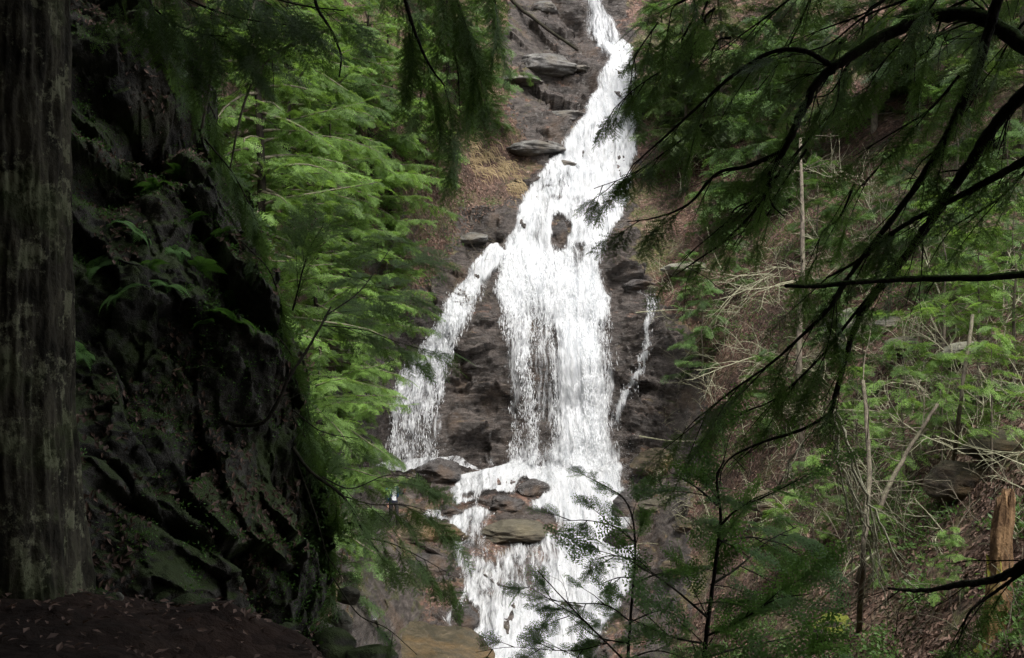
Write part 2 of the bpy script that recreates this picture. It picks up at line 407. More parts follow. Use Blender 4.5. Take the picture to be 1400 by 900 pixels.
W[..., 1] -= disp * .85
W[..., 2] += disp * .4
GP = W
def _loc(px, py):
    px = np.asarray(px, float); py = np.asarray(py, float)
    i = np.clip(np.searchsorted(GX, px) - 1, 0, len(GX) - 2); j = np.clip(np.searchsorted(GY, py) - 1, 0, len(GY) - 2)
    return i, j, np.clip((px - GX[i]) / (GX[i + 1] - GX[i]), 0, 1), np.clip((py - GY[j]) / (GY[j + 1] - GY[j]), 0, 1)
def S(px, py, G=None):
    G = GP if G is None else G
    i, j, a, b = _loc(px, py); a = a[..., None]; b = b[..., None]
    return (G[j, i] * (1 - a) + G[j, i + 1] * a) * (1 - b) + (G[j + 1, i] * (1 - a) + G[j + 1, i + 1] * a) * b
def blur(G, n):
    G = G.copy()
    for _ in range(n):
        G[1:-1] = (G[:-2] + 2 * G[1:-1] + G[2:]) / 4
        G[:, 1:-1] = (G[:, :-2] + 2 * G[:, 1:-1] + G[:, 2:]) / 4
    return G
GS = blur(GP, 14)
GN = np.cross(np.gradient(GS, axis=1), np.gradient(GS, axis=0)); GN /= np.linalg.norm(GN, axis=2)[..., None] + 1e-9
GN *= np.sign(-(GN * GS).sum(2))[..., None]

ny, nx = PX.shape
idx = np.arange(ny * nx).reshape(ny, nx)
quads = np.stack([idx[1:, :-1], idx[1:, 1:], idx[:-1, 1:], idx[:-1, :-1]], -1).reshape(-1, 4)
cx = ((PX[:-1, :-1] + PX[1:, 1:]) / 2).ravel(); cy = ((PY[:-1, :-1] + PY[1:, 1:]) / 2).ravel()
sdc = SD[:-1, :-1].ravel()
def sub_terrain(name, mask, label):
    q = quads[mask]; u, inv = np.unique(q, return_inverse=True)
    b = MB(); b.add(GP.reshape(-1, 3)[u], None, inv.reshape(-1, 4)); o = b.build(name, M['terrain'])
    attr(o, 'rock', ROCK.ravel()[u]); attr(o, 'wet', WETW.ravel()[u])
    tag(o, label, None, None, 'structure'); return o
sub_terrain('cliff', sdc > -30, 'dark wet bedded rock cliff around the waterfall')
sub_terrain('hillside_west', (sdc <= -30) & (cx < 760), 'steep wooded bank on the left of the waterfall')
sub_terrain('hillside_east', (sdc <= -30) & (cx >= 760), 'leaf covered mossy slope on the right of the waterfall')

# ------------------------------------------------------------------ near ground (trail, bank behind the viewer, drop to the gorge)
def Hn(x, y):
    e = np.interp(x, [-14, -3.0, -1.6, -.9, 1, 5, 14], [16, 9.5, 7.0, 5.5, 4.8, 4.6, 3.5])
    z = -1.62 - .14 * np.clip(x + 3, 0, 6) - .02 * (y - 3) - .24 * np.clip(y - 6.1, 0, 3)
    z = z - np.clip(y - e, 0, 40) * 1.7 - .12 * np.clip(y - e + 1, 0, 1)
    z = z + np.clip(-y - 2.5, 0, 40) * .75 + np.clip(-x - 5.5, 0, 40) * 1.0  # rise behind the viewer is unseen, put there to block low light
    return z + .16 * fbm(x * 1.3, y * 1.3, 0, 5, 81) + .25 * fbm(x * .2, y * .2, 0, 2, 82)
gx = np.concatenate([np.arange(-24, -5, .5), np.arange(-5, .5, .05), np.arange(.5, 18, .4)])
gy = np.concatenate([np.arange(-28, 3.5, .5), np.arange(3.5, 9, .05), np.arange(9, 15, .5)])
XX, YY = np.meshgrid(gx, gy); ZZ = Hn(XX, YY)
b = MB(); n2 = len(gx); id2 = np.arange(XX.size).reshape(XX.shape)
b.add(np.stack([XX, YY, ZZ], -1), None, np.stack([id2[:-1, :-1], id2[:-1, 1:], id2[1:, 1:], id2[1:, :-1]], -1).reshape(-1, 4))
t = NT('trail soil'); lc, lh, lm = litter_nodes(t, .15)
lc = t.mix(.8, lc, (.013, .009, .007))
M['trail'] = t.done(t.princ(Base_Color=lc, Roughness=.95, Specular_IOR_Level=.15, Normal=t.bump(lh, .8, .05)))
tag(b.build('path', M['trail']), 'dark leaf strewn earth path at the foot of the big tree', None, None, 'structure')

# ------------------------------------------------------------------ rock outcrop on the left
EDGE_Y = np.array([-420, -100, 0, 60, 90, 140, 200, 300, 380, 450, 520, 600, 700, 800, 860, 930, 1250])
EDGE_X = np.array([120, 160, 185, 205, 255, 285, 295, 345, 375, 385, 405, 425, 432, 448, 440, 410, 380])
oy = np.concatenate([np.arange(-420, 0, 8.), np.arange(0, 920, 2.2), np.arange(920, 1250, 8.)])
os_ = np.concatenate([np.linspace(0, 1.05, 300), np.linspace(1.06, 1.9, 30)])
SS, OY = np.meshgrid(os_, oy)
ed = np.interp(OY, EDGE_Y, EDGE_X)
opx = -420 + (ed + 420) * np.sin(np.clip(SS, 0, 2) * PI / 2)
od = 7.2 + 3.6 * (1 - np.cos(SS * PI / 2)) + (450 - OY) * .0032
OW = ray(opx, OY) * od[..., None]
ox, oyy, oz = OW[..., 0], OW[..., 1], OW[..., 2]
ob = oz + .55 * ox + .3 * noise(ox * .5, oyy * .5, oz * .5, 91)
dsp = .8 * fbm(ox * .6, oyy * .6, oz * .65, 6, 92, .58) + .16 * ledge(ob, .8) + .42 * facets(ox * .9 + .3 * fbm(ox, oyy, oz, 3, 96), oyy * .9, ob * .9, 230, 1.3) + .16 * facets(ox * 2.3, oyy * 2.3, ob * 2.6, 240, 1.3) + .05 * facets(ox * 6, oyy * 6, ob * 7, 250) + .04 * fbm(ox * 9, oyy * 9, oz * 9, 3, 95, .62) + .0
# an undercut (dark recess) near the top right and a diagonal crack low down
def bowl(px0, py0, rx, ry, d): return -d * np.exp(-(((opx - px0) / rx) ** 2 + ((OY - py0) / ry) ** 2))
dsp += bowl(205, 185, 60, 32, .8) + bowl(150, 245, 50, 22, .5) + bowl(110, 130, 30, 55, .4)
crk = np.abs((OY - (700 + (opx - 170) * .55)) / 9)
dsp -= .38 * np.exp(-crk ** 2) * smooth(95, 190, opx) * (1 - smooth(300, 380, opx))
crk2 = np.abs((OY - (640 + 70 * ((opx - 130) / 70) ** 2)) / 8)
dsp -= .25 * np.exp(-crk2 ** 2) * (np.abs(opx - 130) < 60)
nrm = np.stack([.45 * np.sin(SS * PI / 2) ** 2, -np.ones_like(ox) * .8, .35 + 0 * ox], -1)
OW = OW + nrm * dsp[..., None]
id3 = np.arange(SS.size).reshape(SS.shape)
b = MB(); b.add(OW, None, np.stack([id3[1:, :-1], id3[1:, 1:], id3[:-1, 1:], id3[:-1, :-1]], -1).reshape(-1, 4))
tag(b.build('rock_outcrop', M['outcrop']), 'shaded mossy rock outcrop rising beside the big furrowed trunk', 'rock outcrop', None, 'structure')
OPXg, OYg = opx, OY
def SO(px, py):
    """point on the outcrop front under a pixel"""
    j = int(np.argmin(np.abs(oy - py))); row = opx[j, :300]; i = int(np.argmin(np.abs(row - px)))
    return OW[j, i]

# ------------------------------------------------------------------ water
def flow_sheet(name, STR, dens, nu, step, off, parent, lift=None, seed=0, stepx=None):
    """a sheet of white water draped on the rock between two edges"""
    ys = np.arange(STR[0, 0], STR[-1, 0] + .1, step)
    L = np.interp(ys, STR[:, 0], STR[:, 1]); R = np.interp(ys, STR[:, 0], STR[:, 2])
    u = np.linspace(0, 1, nu)
    L = L + 3.5 * noise(ys / 13, 0, seed, 101); R = R + 3.5 * noise(ys / 13, 9, seed, 102)
    X = L[:, None] * (1 - u) + R[:, None] * u; Y = np.repeat(ys[:, None], nu, 1)
    P = S(X, Y, GS); N = S(X, Y, GN)
    pv = np.linalg.norm(np.diff(P, axis=0), axis=2).mean(1); v = np.r_[0, np.cumsum(pv)]
    us = P[..., 0]
    rip = fbm(us * 2.2, v[:, None] * .45, seed, 4, 111, .6)
    e = np.clip(np.minimum(u, 1 - u) * 6, 0, 1)[None]
    P = P + N * ((off + .30 * rip) * (.25 + .75 * e))[..., None]
    if lift is not None: P[..., 1] -= lift(X, Y)
    id_ = np.arange(X.size).reshape(X.shape)
    b = MB(); b.add(P, None, np.stack([id_[1:, :-1], id_[1:, 1:], id_[:-1, 1:], id_[:-1, :-1]], -1).reshape(-1, 4))
    o = b.build(name, M['water'], parent)
    dn = dens(X, Y, u[None] + 0 * X)
    edge = np.clip(np.minimum(u, 1 - u) * (R - L)[:, None] / 13., 0, 1)
    dn = dn - (1 - edge) ** 1.5 * .26
    attr(o, 'dens', dn)
    uvl = o.data.uv_layers.new(name='flow')
    vi = np.empty(len(o.data.loops), np.int32); o.data.loops.foreach_get('vertex_index', vi)
    UV = np.stack([us + seed * 3.3, np.repeat(v[:, None], nu, 1)], -1).reshape(-1, 2)
    uvl.data.foreach_set('uv', UV[vi].astype(np.float32).ravel())
    return o, P, dn

wf = empty('waterfall', S(np.array(765.), np.array(640.)))
tag(wf, 'white waterfall spilling down the dark bedded cliff in the middle of the gorge', 'waterfall', None, 'structure')
def hole(X, Y, x0, y0, rx, ry, d): return -d * np.exp(-(((X - x0) / rx) ** 2 + ((Y - y0) / ry) ** 2) ** 2)
def dens_main(X, Y, u):
    d = .655 + .06 * noise((X + Y * .55) / 16, (Y - X * .3) / 60, 0, 61) + .05 * noise(X / 40, Y / 50, 0, 62)
    d = np.where(Y < 58, .60, d)
    low = smooth(385, 450, Y)
    core = np.exp(-((X - np.interp(Y, [370, 640], [785, 800])) / np.interp(Y, [370, 450, 640], [55, 26, 30])) ** 4)
    lace = .470 + .28 * core + .035 * noise(X / 9, Y / 90, 0, 65)
    lace = lace + .05 * np.exp(-((X - 706) / 14.) ** 2) * (1 - smooth(500, 600, Y)) - .04 * smooth(520, 600, Y) * (1 - core)
    d = d * (1 - low) + lace * low
    d = d + hole(X + 4 * noise(Y / 9, 0, 0, 63), Y + 4 * noise(X / 6, 0, 0, 64), 765 - (Y - 322) * .04, 322, 12, 23, .45) + hole(X, Y, 742, 262, 16, 3, .1) + hole(X, Y, 770, 277, 20, 4, .08) + hole(X, Y, 800, 345, 12, 4, .06) + hole(X, Y, 790, 350, 10, 14, .1) + hole(X, Y, 846, 90, 8, 10, .1) + hole(X, Y, 700, 300, 12, 12, .1)
    d = d + .10 * smooth(590, 625, Y) - .30 * smooth(628, 645, Y)
    return d
bulge = lambda X, Y: .55 * smooth(385, 520, Y) * (1 - smooth(590, 645, Y))
o1, P1, dn1 = flow_sheet('main_cascade', MAIN, dens_main, 170, 1.6, .22, None, bulge)
o1b, _, _ = flow_sheet('main_cascade', MAIN[14:], lambda X, Y, u: dens_main(X, Y, u) - .05, 130, 2.2, .12, None, lambda X, Y: .12 * smooth(385, 520, Y), 3)
o2, P2, dn2 = flow_sheet('side_cascade', LEFT, lambda X, Y, u: np.interp(Y, [330, 360, 450, 470, 500, 560, 600, 640], [.62, .63, .60, .56, .54, .50, .475, .455]) + .05 * np.exp(-((u - .35) / .3) ** 2), 70, 1.6, .14, None, lambda X, Y: .3 * smooth(480, 560, Y) * (1 - smooth(610, 650, Y)), 1)
def dens_low(X, Y, u):
    d = np.full(X.shape, .60) - .065 * smooth(715, 740, Y) * (1 - smooth(810, 850, Y)) * (1 - smooth(760, 800, X)) + .04 * noise(X / 14, Y / 30, 0, 66)
    d = np.where(Y < 700, .66 - .07 * (1 - smooth(650, 760, X)) * (Y > 655), d)
    d = d + .16 * np.exp(-(((X - 800) / 60) ** 2 + ((Y - 680) / 40) ** 2)) + .12 * smooth(800, 880, Y) * smooth(660, 720, X)
    d = d + .10 * np.exp(-(((X - 800) / 40) ** 2 + ((Y - 780) / 50) ** 2))
    d = d - .22 * (1 - smooth(624, 640, Y))
    for h in ((712, 722, 48, 20, .5), (690, 692, 34, 13, .6), (728, 673, 24, 13, .6), (635, 694, 14, 5, .25), (640, 680, 9, 4, .15), (634, 850, 16, 20, .5), (690, 740, 26, 14, .12), (620, 700, 14, 6, .25), (846, 742, 12, 12, .25), (660, 760, 30, 10, .06)):
        d = d + hole(X, Y, *h)
    return d
o3, P3, dn3 = flow_sheet('lower_cascade', LOWER, dens_low, 190, 1.6, .16, None, None, 2)
TR = np.array([(848, 378), (866, 392), (886, 404), (893, 420), (889, 450), (884, 480), (876, 508), (862, 532), (850, 552), (844, 590)], float)
ty = np.linspace(0, len(TR) - 1, 60); tp = np.stack([np.interp(ty, range(len(TR)), TR[:, 0]), np.interp(ty, range(len(TR)), TR[:, 1])], 1)
TS = np.c_[tp[:, 1], tp[:, 0] - np.interp(tp[:, 1], [378, 420, 500, 560, 590], [4, 8, 8, 12, 14]), tp[:, 0] + np.interp(tp[:, 1], [378, 420, 500, 560, 590], [4, 8, 9, 12, 12])]
o4, P4, dn4 = flow_sheet('side_trickle', TS, lambda X, Y, u: .61 + .02 * np.sin(Y / 13) - .10 * smooth(540, 590, Y), 16, 2., .10, None, None, 4)
TR2 = np.array([(560, 690, 694), (590, 692, 700), (600, 693, 703), (640, 694, 702)], float)
SM = []
for k, (x0, y0, y1, w) in enumerate([(671, 560, 640, 9), (655, 500, 640, 8), (614, 632, 640, 8), (583, 700, 715, 5), (506, 790, 850, 10), (498, 700, 760, 8)]):
    Tm = np.array([(y0, x0 - 1, x0 + 1), ((y0 + y1) / 2, x0 - w, x0 + w), (y1, x0 - w * 1.2, x0 + w * 1.2)], float)
    o, _, _ = flow_sheet('thin_veil', Tm, lambda X, Y, u: .47 + 0 * X, 14, 3., .10, None, None, 10 + k); SM.append(o)
# ledge line of foam where the side cascade lands
TF = np.array([(628, 520, 640), (634, 505, 660), (644, 520, 668)], float)
o5, _, _ = flow_sheet('ledge_foam', TF, lambda X, Y, u: .56 - .05 * np.abs(u - .3), 120, 1.5, .22, None, None, 21)
TF = np.array([(698, 575, 612), (706, 566, 616), (712, 585, 618)], float)
o6, _, _ = flow_sheet('ledge_foam', TF, lambda X, Y, u: .56 + 0 * X, 60, 1.5, .16, None, None, 22)
# flecks of falling water in front of the lacy parts
b = MB(); rr = np.random.default_rng(3)
def flecks(P, dn, n, ymin, ymax, ys, seed, size=1., vert=1.):
    m, k = dn.shape
    jj = rr.integers(int(m * ymin), int(m * ymax), n); ii = rr.integers(0, k, n)
    clump = noise(ii / k * 26, jj / m * 6, seed, 5)
    keep = (rr.random(n) < .35 + clump) & (dn[jj, ii] > .40)
    p = P[jj, ii][keep]; q = len(p)
    p = p + np.c_[rr.normal(0, .05, q), -rr.random(q) * .30, rr.normal(0, .05, q)]
    L = (.05 + .24 * rr.random(q) ** 2) * size; w = (.006 + .011 * rr.random(q)) * size
    dirn = np.c_[rr.normal(0, .15, q), rr.normal(-.15, .15, q), -np.ones(q) * vert]
    if vert < .9: dirn += np.c_[rr.normal(0, .5, q), rr.normal(-.4, .3, q), rr.normal(0, .3, q)]
    sd = np.c_[w, rr.normal(0, .01, q), rr.normal(0, .008, q)]
    v = np.stack([p - dirn * L[:, None] * .5, p + sd, p + dirn * L[:, None] * .5, p - sd], 1)
    b.add(v, None, np.arange(q * 4).reshape(-1, 4))
flecks(P1, dn1, 30000, .60, 1., None, 1)
flecks(P1, dn1, 2500, .12, .6, None, 1, .7, .6)
flecks(P2, dn2, 9000, .2, 1., None, 2)
flecks(P3, dn3, 12000, .0, .95, None, 3, .55, .7)
flecks(P4, dn4, 900, .1, 1., None, 4, .8)
for (xa, xb, ya, yb, q) in ((700, 860, 600, 668, 5000), (530, 615, 605, 645, 900)):
    X_ = rr.uniform(xa, xb, q); Y_ = np.clip(rr.normal((ya * .35 + yb * .65), (yb - ya) * .3, q), ya - 20, yb + 6)
    p = S(X_, Y_, GS) + np.c_[rr.normal(0, .2, q), -np.abs(rr.normal(.2, .7, q)), np.abs(rr.normal(0, .35, q))]
    e = rr.uniform(.006, .014, q); d1 = rr.normal(0, 1, (q, 3)); d1 /= np.linalg.norm(d1, axis=1)[:, None]; d2 = np.cross(d1, rr.normal(0, 1, (q, 3))); d2 /= np.linalg.norm(d2, axis=1)[:, None]
    b.add(np.stack([p - d1 * e[:, None], p + d2 * e[:, None], p + d1 * e[:, None], p - d2 * e[:, None]], 1), None, np.arange(q * 4).reshape(-1, 4))
sp = b.build('water_flecks', M['drop']); 
for o in [o1, o1b, o2, o3, o4, o5, o6, sp] + SM: rel(o, wf)
tag(sp, None, None, None, 'stuff')

# ------------------------------------------------------------------ boulders and rocks
def rock(name, c, size, label, cat='boulder', mat='boulder', seed=0, flat=.0, rot=0., group=None, sub=5, kind=None):
    import bmesh
    bm = bmesh.new(); bmesh.ops.create_icosphere(bm, subdivisions=sub, radius=1)
    v = np.array([q.co[:] for q in bm.verts]); f = np.array([[q.index for q in p.verts] for p in bm.faces]); bm.free()
    n = v.copy()
    # cut by a few planes for facets
    r2 = np.random.default_rng(seed + 50)
    for k in range(9):
        d = r2.normal(0, 1, 3); d /= np.linalg.norm(d); h = .62 + .25 * r2.random()
        s_ = v @ d; v = v - np.where(s_ > h, (s_ - h) * .85, 0)[:, None] * d
    v = v + n * (.16 * fbm(v[:, 0] * 1.5 + seed, v[:, 1] * 1.5, v[:, 2] * 2.5, 5, seed, .55))[:, None]
    v = v + n * (.04 * ledge(v[:, 2] * size[2] + .1 * v[:, 0], 4.))[:, None]
    v = v * np.array(size)
    ca, sa = math.cos(rot), math.sin(rot); v = v @ np.array([[ca, sa, 0], [-sa, ca, 0], [0, 0, 1]])
    b = MB(); b.add(v, f); o = b.build(name, M[mat]); o.location = [float(q) for q in c]
    return tag(o, label, cat, group, kind)
def at_s(px, py, up=0., back=0.):
    p = S(np.array(float(px)), np.array(float(py)), GS).copy(); p[2] += up; p[1] += back; return p
rock('boulder', at_s(704, 730, .05, .1), (1.35, 1.2, .42), 'flat tan boulder in the cascade with water parting around it', mat='tanrock', seed=1, rot=.2)
rock('boulder', at_s(690, 694, .05, .2), (.8, .7, .36), 'dark rounded boulder just above the flat tan boulder', seed=2)
rock('boulder', at_s(729, 675, .1, .2), (.68, .6, .42), 'dark boulder in the pool under the main fall', seed=3, rot=.4)
rock('boulder', at_s(600, 652, .1, .2), (.9, .9, .7), 'dark square rock at the left end of the pool', seed=4)
rock('boulder', at_s(612, 700, 0, .2), (.55, .6, .32), 'small brown rock between two foam ledges', seed=5)
rock('boulder', at_s(578, 728, -.1, .3), (1.7, 1.2, .5), 'brown ledge rock left of the cascade', seed=6, rot=-.1, mat='brownrock')
rock('boulder', at_s(585, 762, -.25, .3), (1.0, 1., .6), 'dark wet rock below the brown ledge', seed=7, rot=.3)
rock('boulder', at_s(634, 852, 0, .1), (.48, .5, .62), 'wet grey rock at the lower left edge of the foam', seed=8)
rock('boulder', at_s(766, 324, -.1, .15), (.42, .45, .85), 'grey rock standing out of the upper white water', seed=9, mat='boulder')
rock('boulder', at_s(850, 745, .1, .2), (.6, .6, .5), 'wet rock splashed at the right edge of the cascade', seed=10)
rock('boulder', at_s(864, 700, .1, .3), (.8, .8, .7), 'dark rock at the right shore of the pool', seed=11)
rock('boulder', at_s(880, 390, .1, .2), (.9, .8, .45), 'mossy rock beside the thin trickle', seed=12, rot=.5)
rock('boulder', at_s(945, 368, .1, .1), (1.3, .8, .35), 'pale slab lying on the leafy slope above the trickle', seed=13, mat='palerock', rot=.2)
rock('boulder', at_s(905, 640, .1, .3), (1.2, .9, .7), 'brown boulder at the foot of the cliff right of the falls', seed=14, mat='brownrock')
rock('boulder', at_s(1148, 868, .05, .2), (.42, .4, .26), 'boulder capped with yellow green moss on the leafy slope', seed=15, mat='mossrock')
rock('boulder', at_s(1165, 462, .1, .1), (1.0, .8, .7), 'pale grey boulder behind the long dead limb', seed=16, mat='palerock')
rock('boulder', at_s(745, 95, .0, .2), (1.9, 1.2, .7), 'long grey rock shelf left of the top plunge', seed=18, rot=.1, mat='greyrock')
rock('boulder', at_s(550, 872, -.7, .9), (2.7, 2.6, 1.0), 'broad wet brown slab sloping to the foam from the left bank', seed=19, mat='brownrock', rot=-.35)

for k, (px, py, sz, lab) in enumerate([(705, 112, (1.6, 1., .35), 'low grey slab under the long rock shelf'), (765, 150, (2.0, 1.2, .5), 'light grey slab beside the upper white water'), (735, 205, (1.5, 1., .45), 'grey slab above the straw coloured grass'), (790, 92, (1.0, .8, .3), 'small grey rock at the lip of the top plunge'), (745, 8, (1.0, .8, .5), 'pale rock high left of the top plunge'), (770, 262 - 40, (1., .8, .3), 'wet grey ledge at the left edge of the upper white water'), (640, 322, (1.2, .9, .35), 'grey ledge where the side cascade splits off')]):
    rock('boulder', at_s(px, py, -.12, .25), sz, lab, mat='greyrock' , seed=80 + k, rot=.15 * (k % 3 - 1))
for k in range(9):
    x_ = [-2.6, -2.3, -2.0, -1.75, -1.5, -1.3, -2.45, -1.9, -1.15][k]; y_ = [6.5, 6.7, 6.6, 6.8, 6.75, 6.5, 6.3, 6.4, 6.3][k]
    rock('small_rock', (x_, y_, Hn(x_, y_) + .01), (.05 + .03 * (k % 3), .06, .04 + .02 * (k % 2)), ['mossy stone at the top of the path beside the trunk root', 'flat stone at the outcrop base, second from the trunk', 'dark stone at the outcrop base, third from the trunk', 'mossy stone under the diagonal crack of the outcrop', 'stone at the right end of the path crest', 'stone at the drop where the path ends', 'small stone in the leaves near the trunk', 'small stone in the leaves at mid path', 'last stone before the path drops away'][k], 'rock', 'outcrop', 90 + k, sub=3, rot=k)
rb_ = np.random.default_rng(8)
for k, (px, py, lab) in enumerate([(1330, 655, 'overhanging dark boulder on the slope above the rotten snag'), (1060, 690, 'brown rock among the red leaves left of the young hemlock'), (1250, 470, 'mossy rock ledge under the dead limb'), (1390, 600, 'mossy boulder at the right edge above the snag'),
    (940, 720, 'layered brown ledge right of the pool'), (930, 780, 'layered dark ledge right of the cascade, lower one'), (905, 690, 'wet block at the right shore of the pool'), (1100, 560, 'mossy rock behind the straight grey sapling'), (1220, 440, 'pale rock high on the slope behind the limbs'), (1330, 480, 'pale mossy ledge near the right edge under the dead limb')]):
    rock('boulder', at_s(px, py, -.1, .2), (rb_.uniform(.6, 1.1), .6, rb_.uniform(.25, .42)), lab, mat=['brownrock', 'brownrock', 'tanrock', 'brownrock'][k % 4] if k not in (8, 9) else 'palerock', seed=60 + k, rot=rb_.normal(0, .3))
# ------------------------------------------------------------------ foliage templates
def spray_tpl(L, nside, slen, ll, lw, sp, droop, seed, tri=False, stem=.004, fan=50):
    r = np.random.default_rng(seed); V = []; F = []; ribs = []
    def z(x, y): return -droop * (x / L) ** 2 * L - droop * .6 * abs(y) ** 1.5 / max(L, .01) ** .5
    tw = [(np.array([0., 0]), np.array([1., 0]), L)]
    for i in range(nside):
        x = L * (.08 + .86 * i / nside)
        for sgn in (-1, 1):
            xx = x + r.uniform(-.02, .02) * L; ln = slen * (1 - .75 * xx / L) * r.uniform(.7, 1.15) * (.55 + .45 * min(1, i / 2.))
            a = math.radians(fan + r.uniform(-9, 9)) * sgn
            tw.append((np.array([xx, 0.]), np.array([math.cos(a), math.sin(a)]), ln))
    for p0, d, ln in tw:
        nrm = np.array([-d[1], d[0]]); k = max(2, int(ln / sp)); prev = None
        bend = r.uniform(-.12, .12)
        for q in range(k + 1):
            s_ = ln * q / k; p = p0 + d * s_ + nrm * bend * s_ * s_ / max(ln, .01)
            for sg in (-1, 1):
                if r.random() < .08: continue
                a = math.radians(62 + r.uniform(-15, 15)) * sg
                ld = d * math.cos(a) + nrm * math.sin(a); lln = ll * r.uniform(.65, 1.1) * (1 if q < k else .7); wd = np.array([-ld[1], ld[0]]) * lw / 2
                tip = p + ld * lln; m = p + ld * lln * .5; zz = r.uniform(-.25, .25) * ll
                n0 = len(V)
                if tri:
                    V += [[*(p + wd), z(*p)], [*(p - wd), z(*p)], [*tip, z(*tip) + zz]]; F.append([n0, n0 + 1, n0 + 2])
                else:
                    V += [[*p, z(*p)], [*(m + wd), z(*m) + zz * .6], [*tip, z(*tip) + zz], [*(m - wd), z(*m) + zz * .3]]; F.append([n0, n0 + 1, n0 + 2, n0 + 3])
        e = p0 + d * ln; w = nrm * stem / 2
        mid = p0 + d * ln * .5
        ribs.append([[*(p0 + w), z(*p0)], [*(p0 - w), z(*p0)], [*(mid - w * .7), z(*mid)], [*(mid + w * .7), z(*mid)]])
        ribs.append([[*(mid + w * .7), z(*mid)], [*(mid - w * .7), z(*mid)], [*(e - w * .3), z(*e)], [*(e + w * .3), z(*e)]])
    return np.array(V), np.array(F), np.array(ribs).reshape(-1, 3)
TPL_NEAR = [spray_tpl(.26, 8, .13,   .0165, .0070, .0100, .15, s, True, .0022) for s in range(4)]
TPL_SAP = [spray_tpl(.26, 6, .14, .028, .0115, .0165, .10, s + 40, False, .0022) for s in range(4)]
TPL_MID = [spray_tpl(.52, 6, .26, .070, .026, .050, .16, s + 10, False, .006) for s in range(5)]
TPL_FAR = [spray_tpl(.9, 5, .42, .13, .045, .09, .3, s + 20, False, .010) for s in range(4)]
TPL_CAN = [spray_tpl(1.2, 4, .6, .24, .12, .15, .25, s + 30, False, .02) for s in range(3)]

def place(bm, tpls, pos, dirs, ups, scale, tint, rng, stem_mat=1):
    """replicate spray templates"""
    pos = np.asarray(pos, float).reshape(-1, 3); n = len(pos)
    if n == 0: return
    d = np.asarray(dirs, float); d = d / (np.linalg.norm(d, axis=1)[:, None] + 1e-9)
    u = np.asarray(ups, float); s_ = np.cross(u, d); s_ /= np.linalg.norm(s_, axis=1)[:, None] + 1e-9; u = np.cross(d, s_)
    R = np.stack([d, s_, u], 1) * np.asarray(scale, float)[:, None, None]
    ch = rng.integers(0, len(tpls), n)
    for k, (V, F, RB) in enumerate(tpls):
        m = ch == k; q = int(m.sum())
        if not q: continue
        P = np.einsum('vi,nij->nvj', V, R[m]) + pos[m][:, None]
        tt = np.repeat(np.asarray(tint)[m], len(V)) + np.repeat(rng.normal(0, .17, q * len(F)), F.shape[1])
        FF = F[None] + (np.arange(q) * len(V))[:, None, None]
        if F.shape[1] == 3: bm.add(P, FF, None, tt, 0)
        else: bm.add(P, None, FF, tt, 0)
        PR = np.einsum('vi,nij->nvj', RB, R[m]) + pos[m][:, None]
        bm.add(PR, None, np.arange(q * len(RB)).reshape(-1, 4), .5, stem_mat)

def rot_about(v, ax, a):
    ax = ax / (np.linalg.norm(ax) + 1e-9); c, s_ = math.cos(a), math.sin(a)
    return v * c + np.cross(ax, v) * s_ + ax * (ax @ v) * (1 - c)

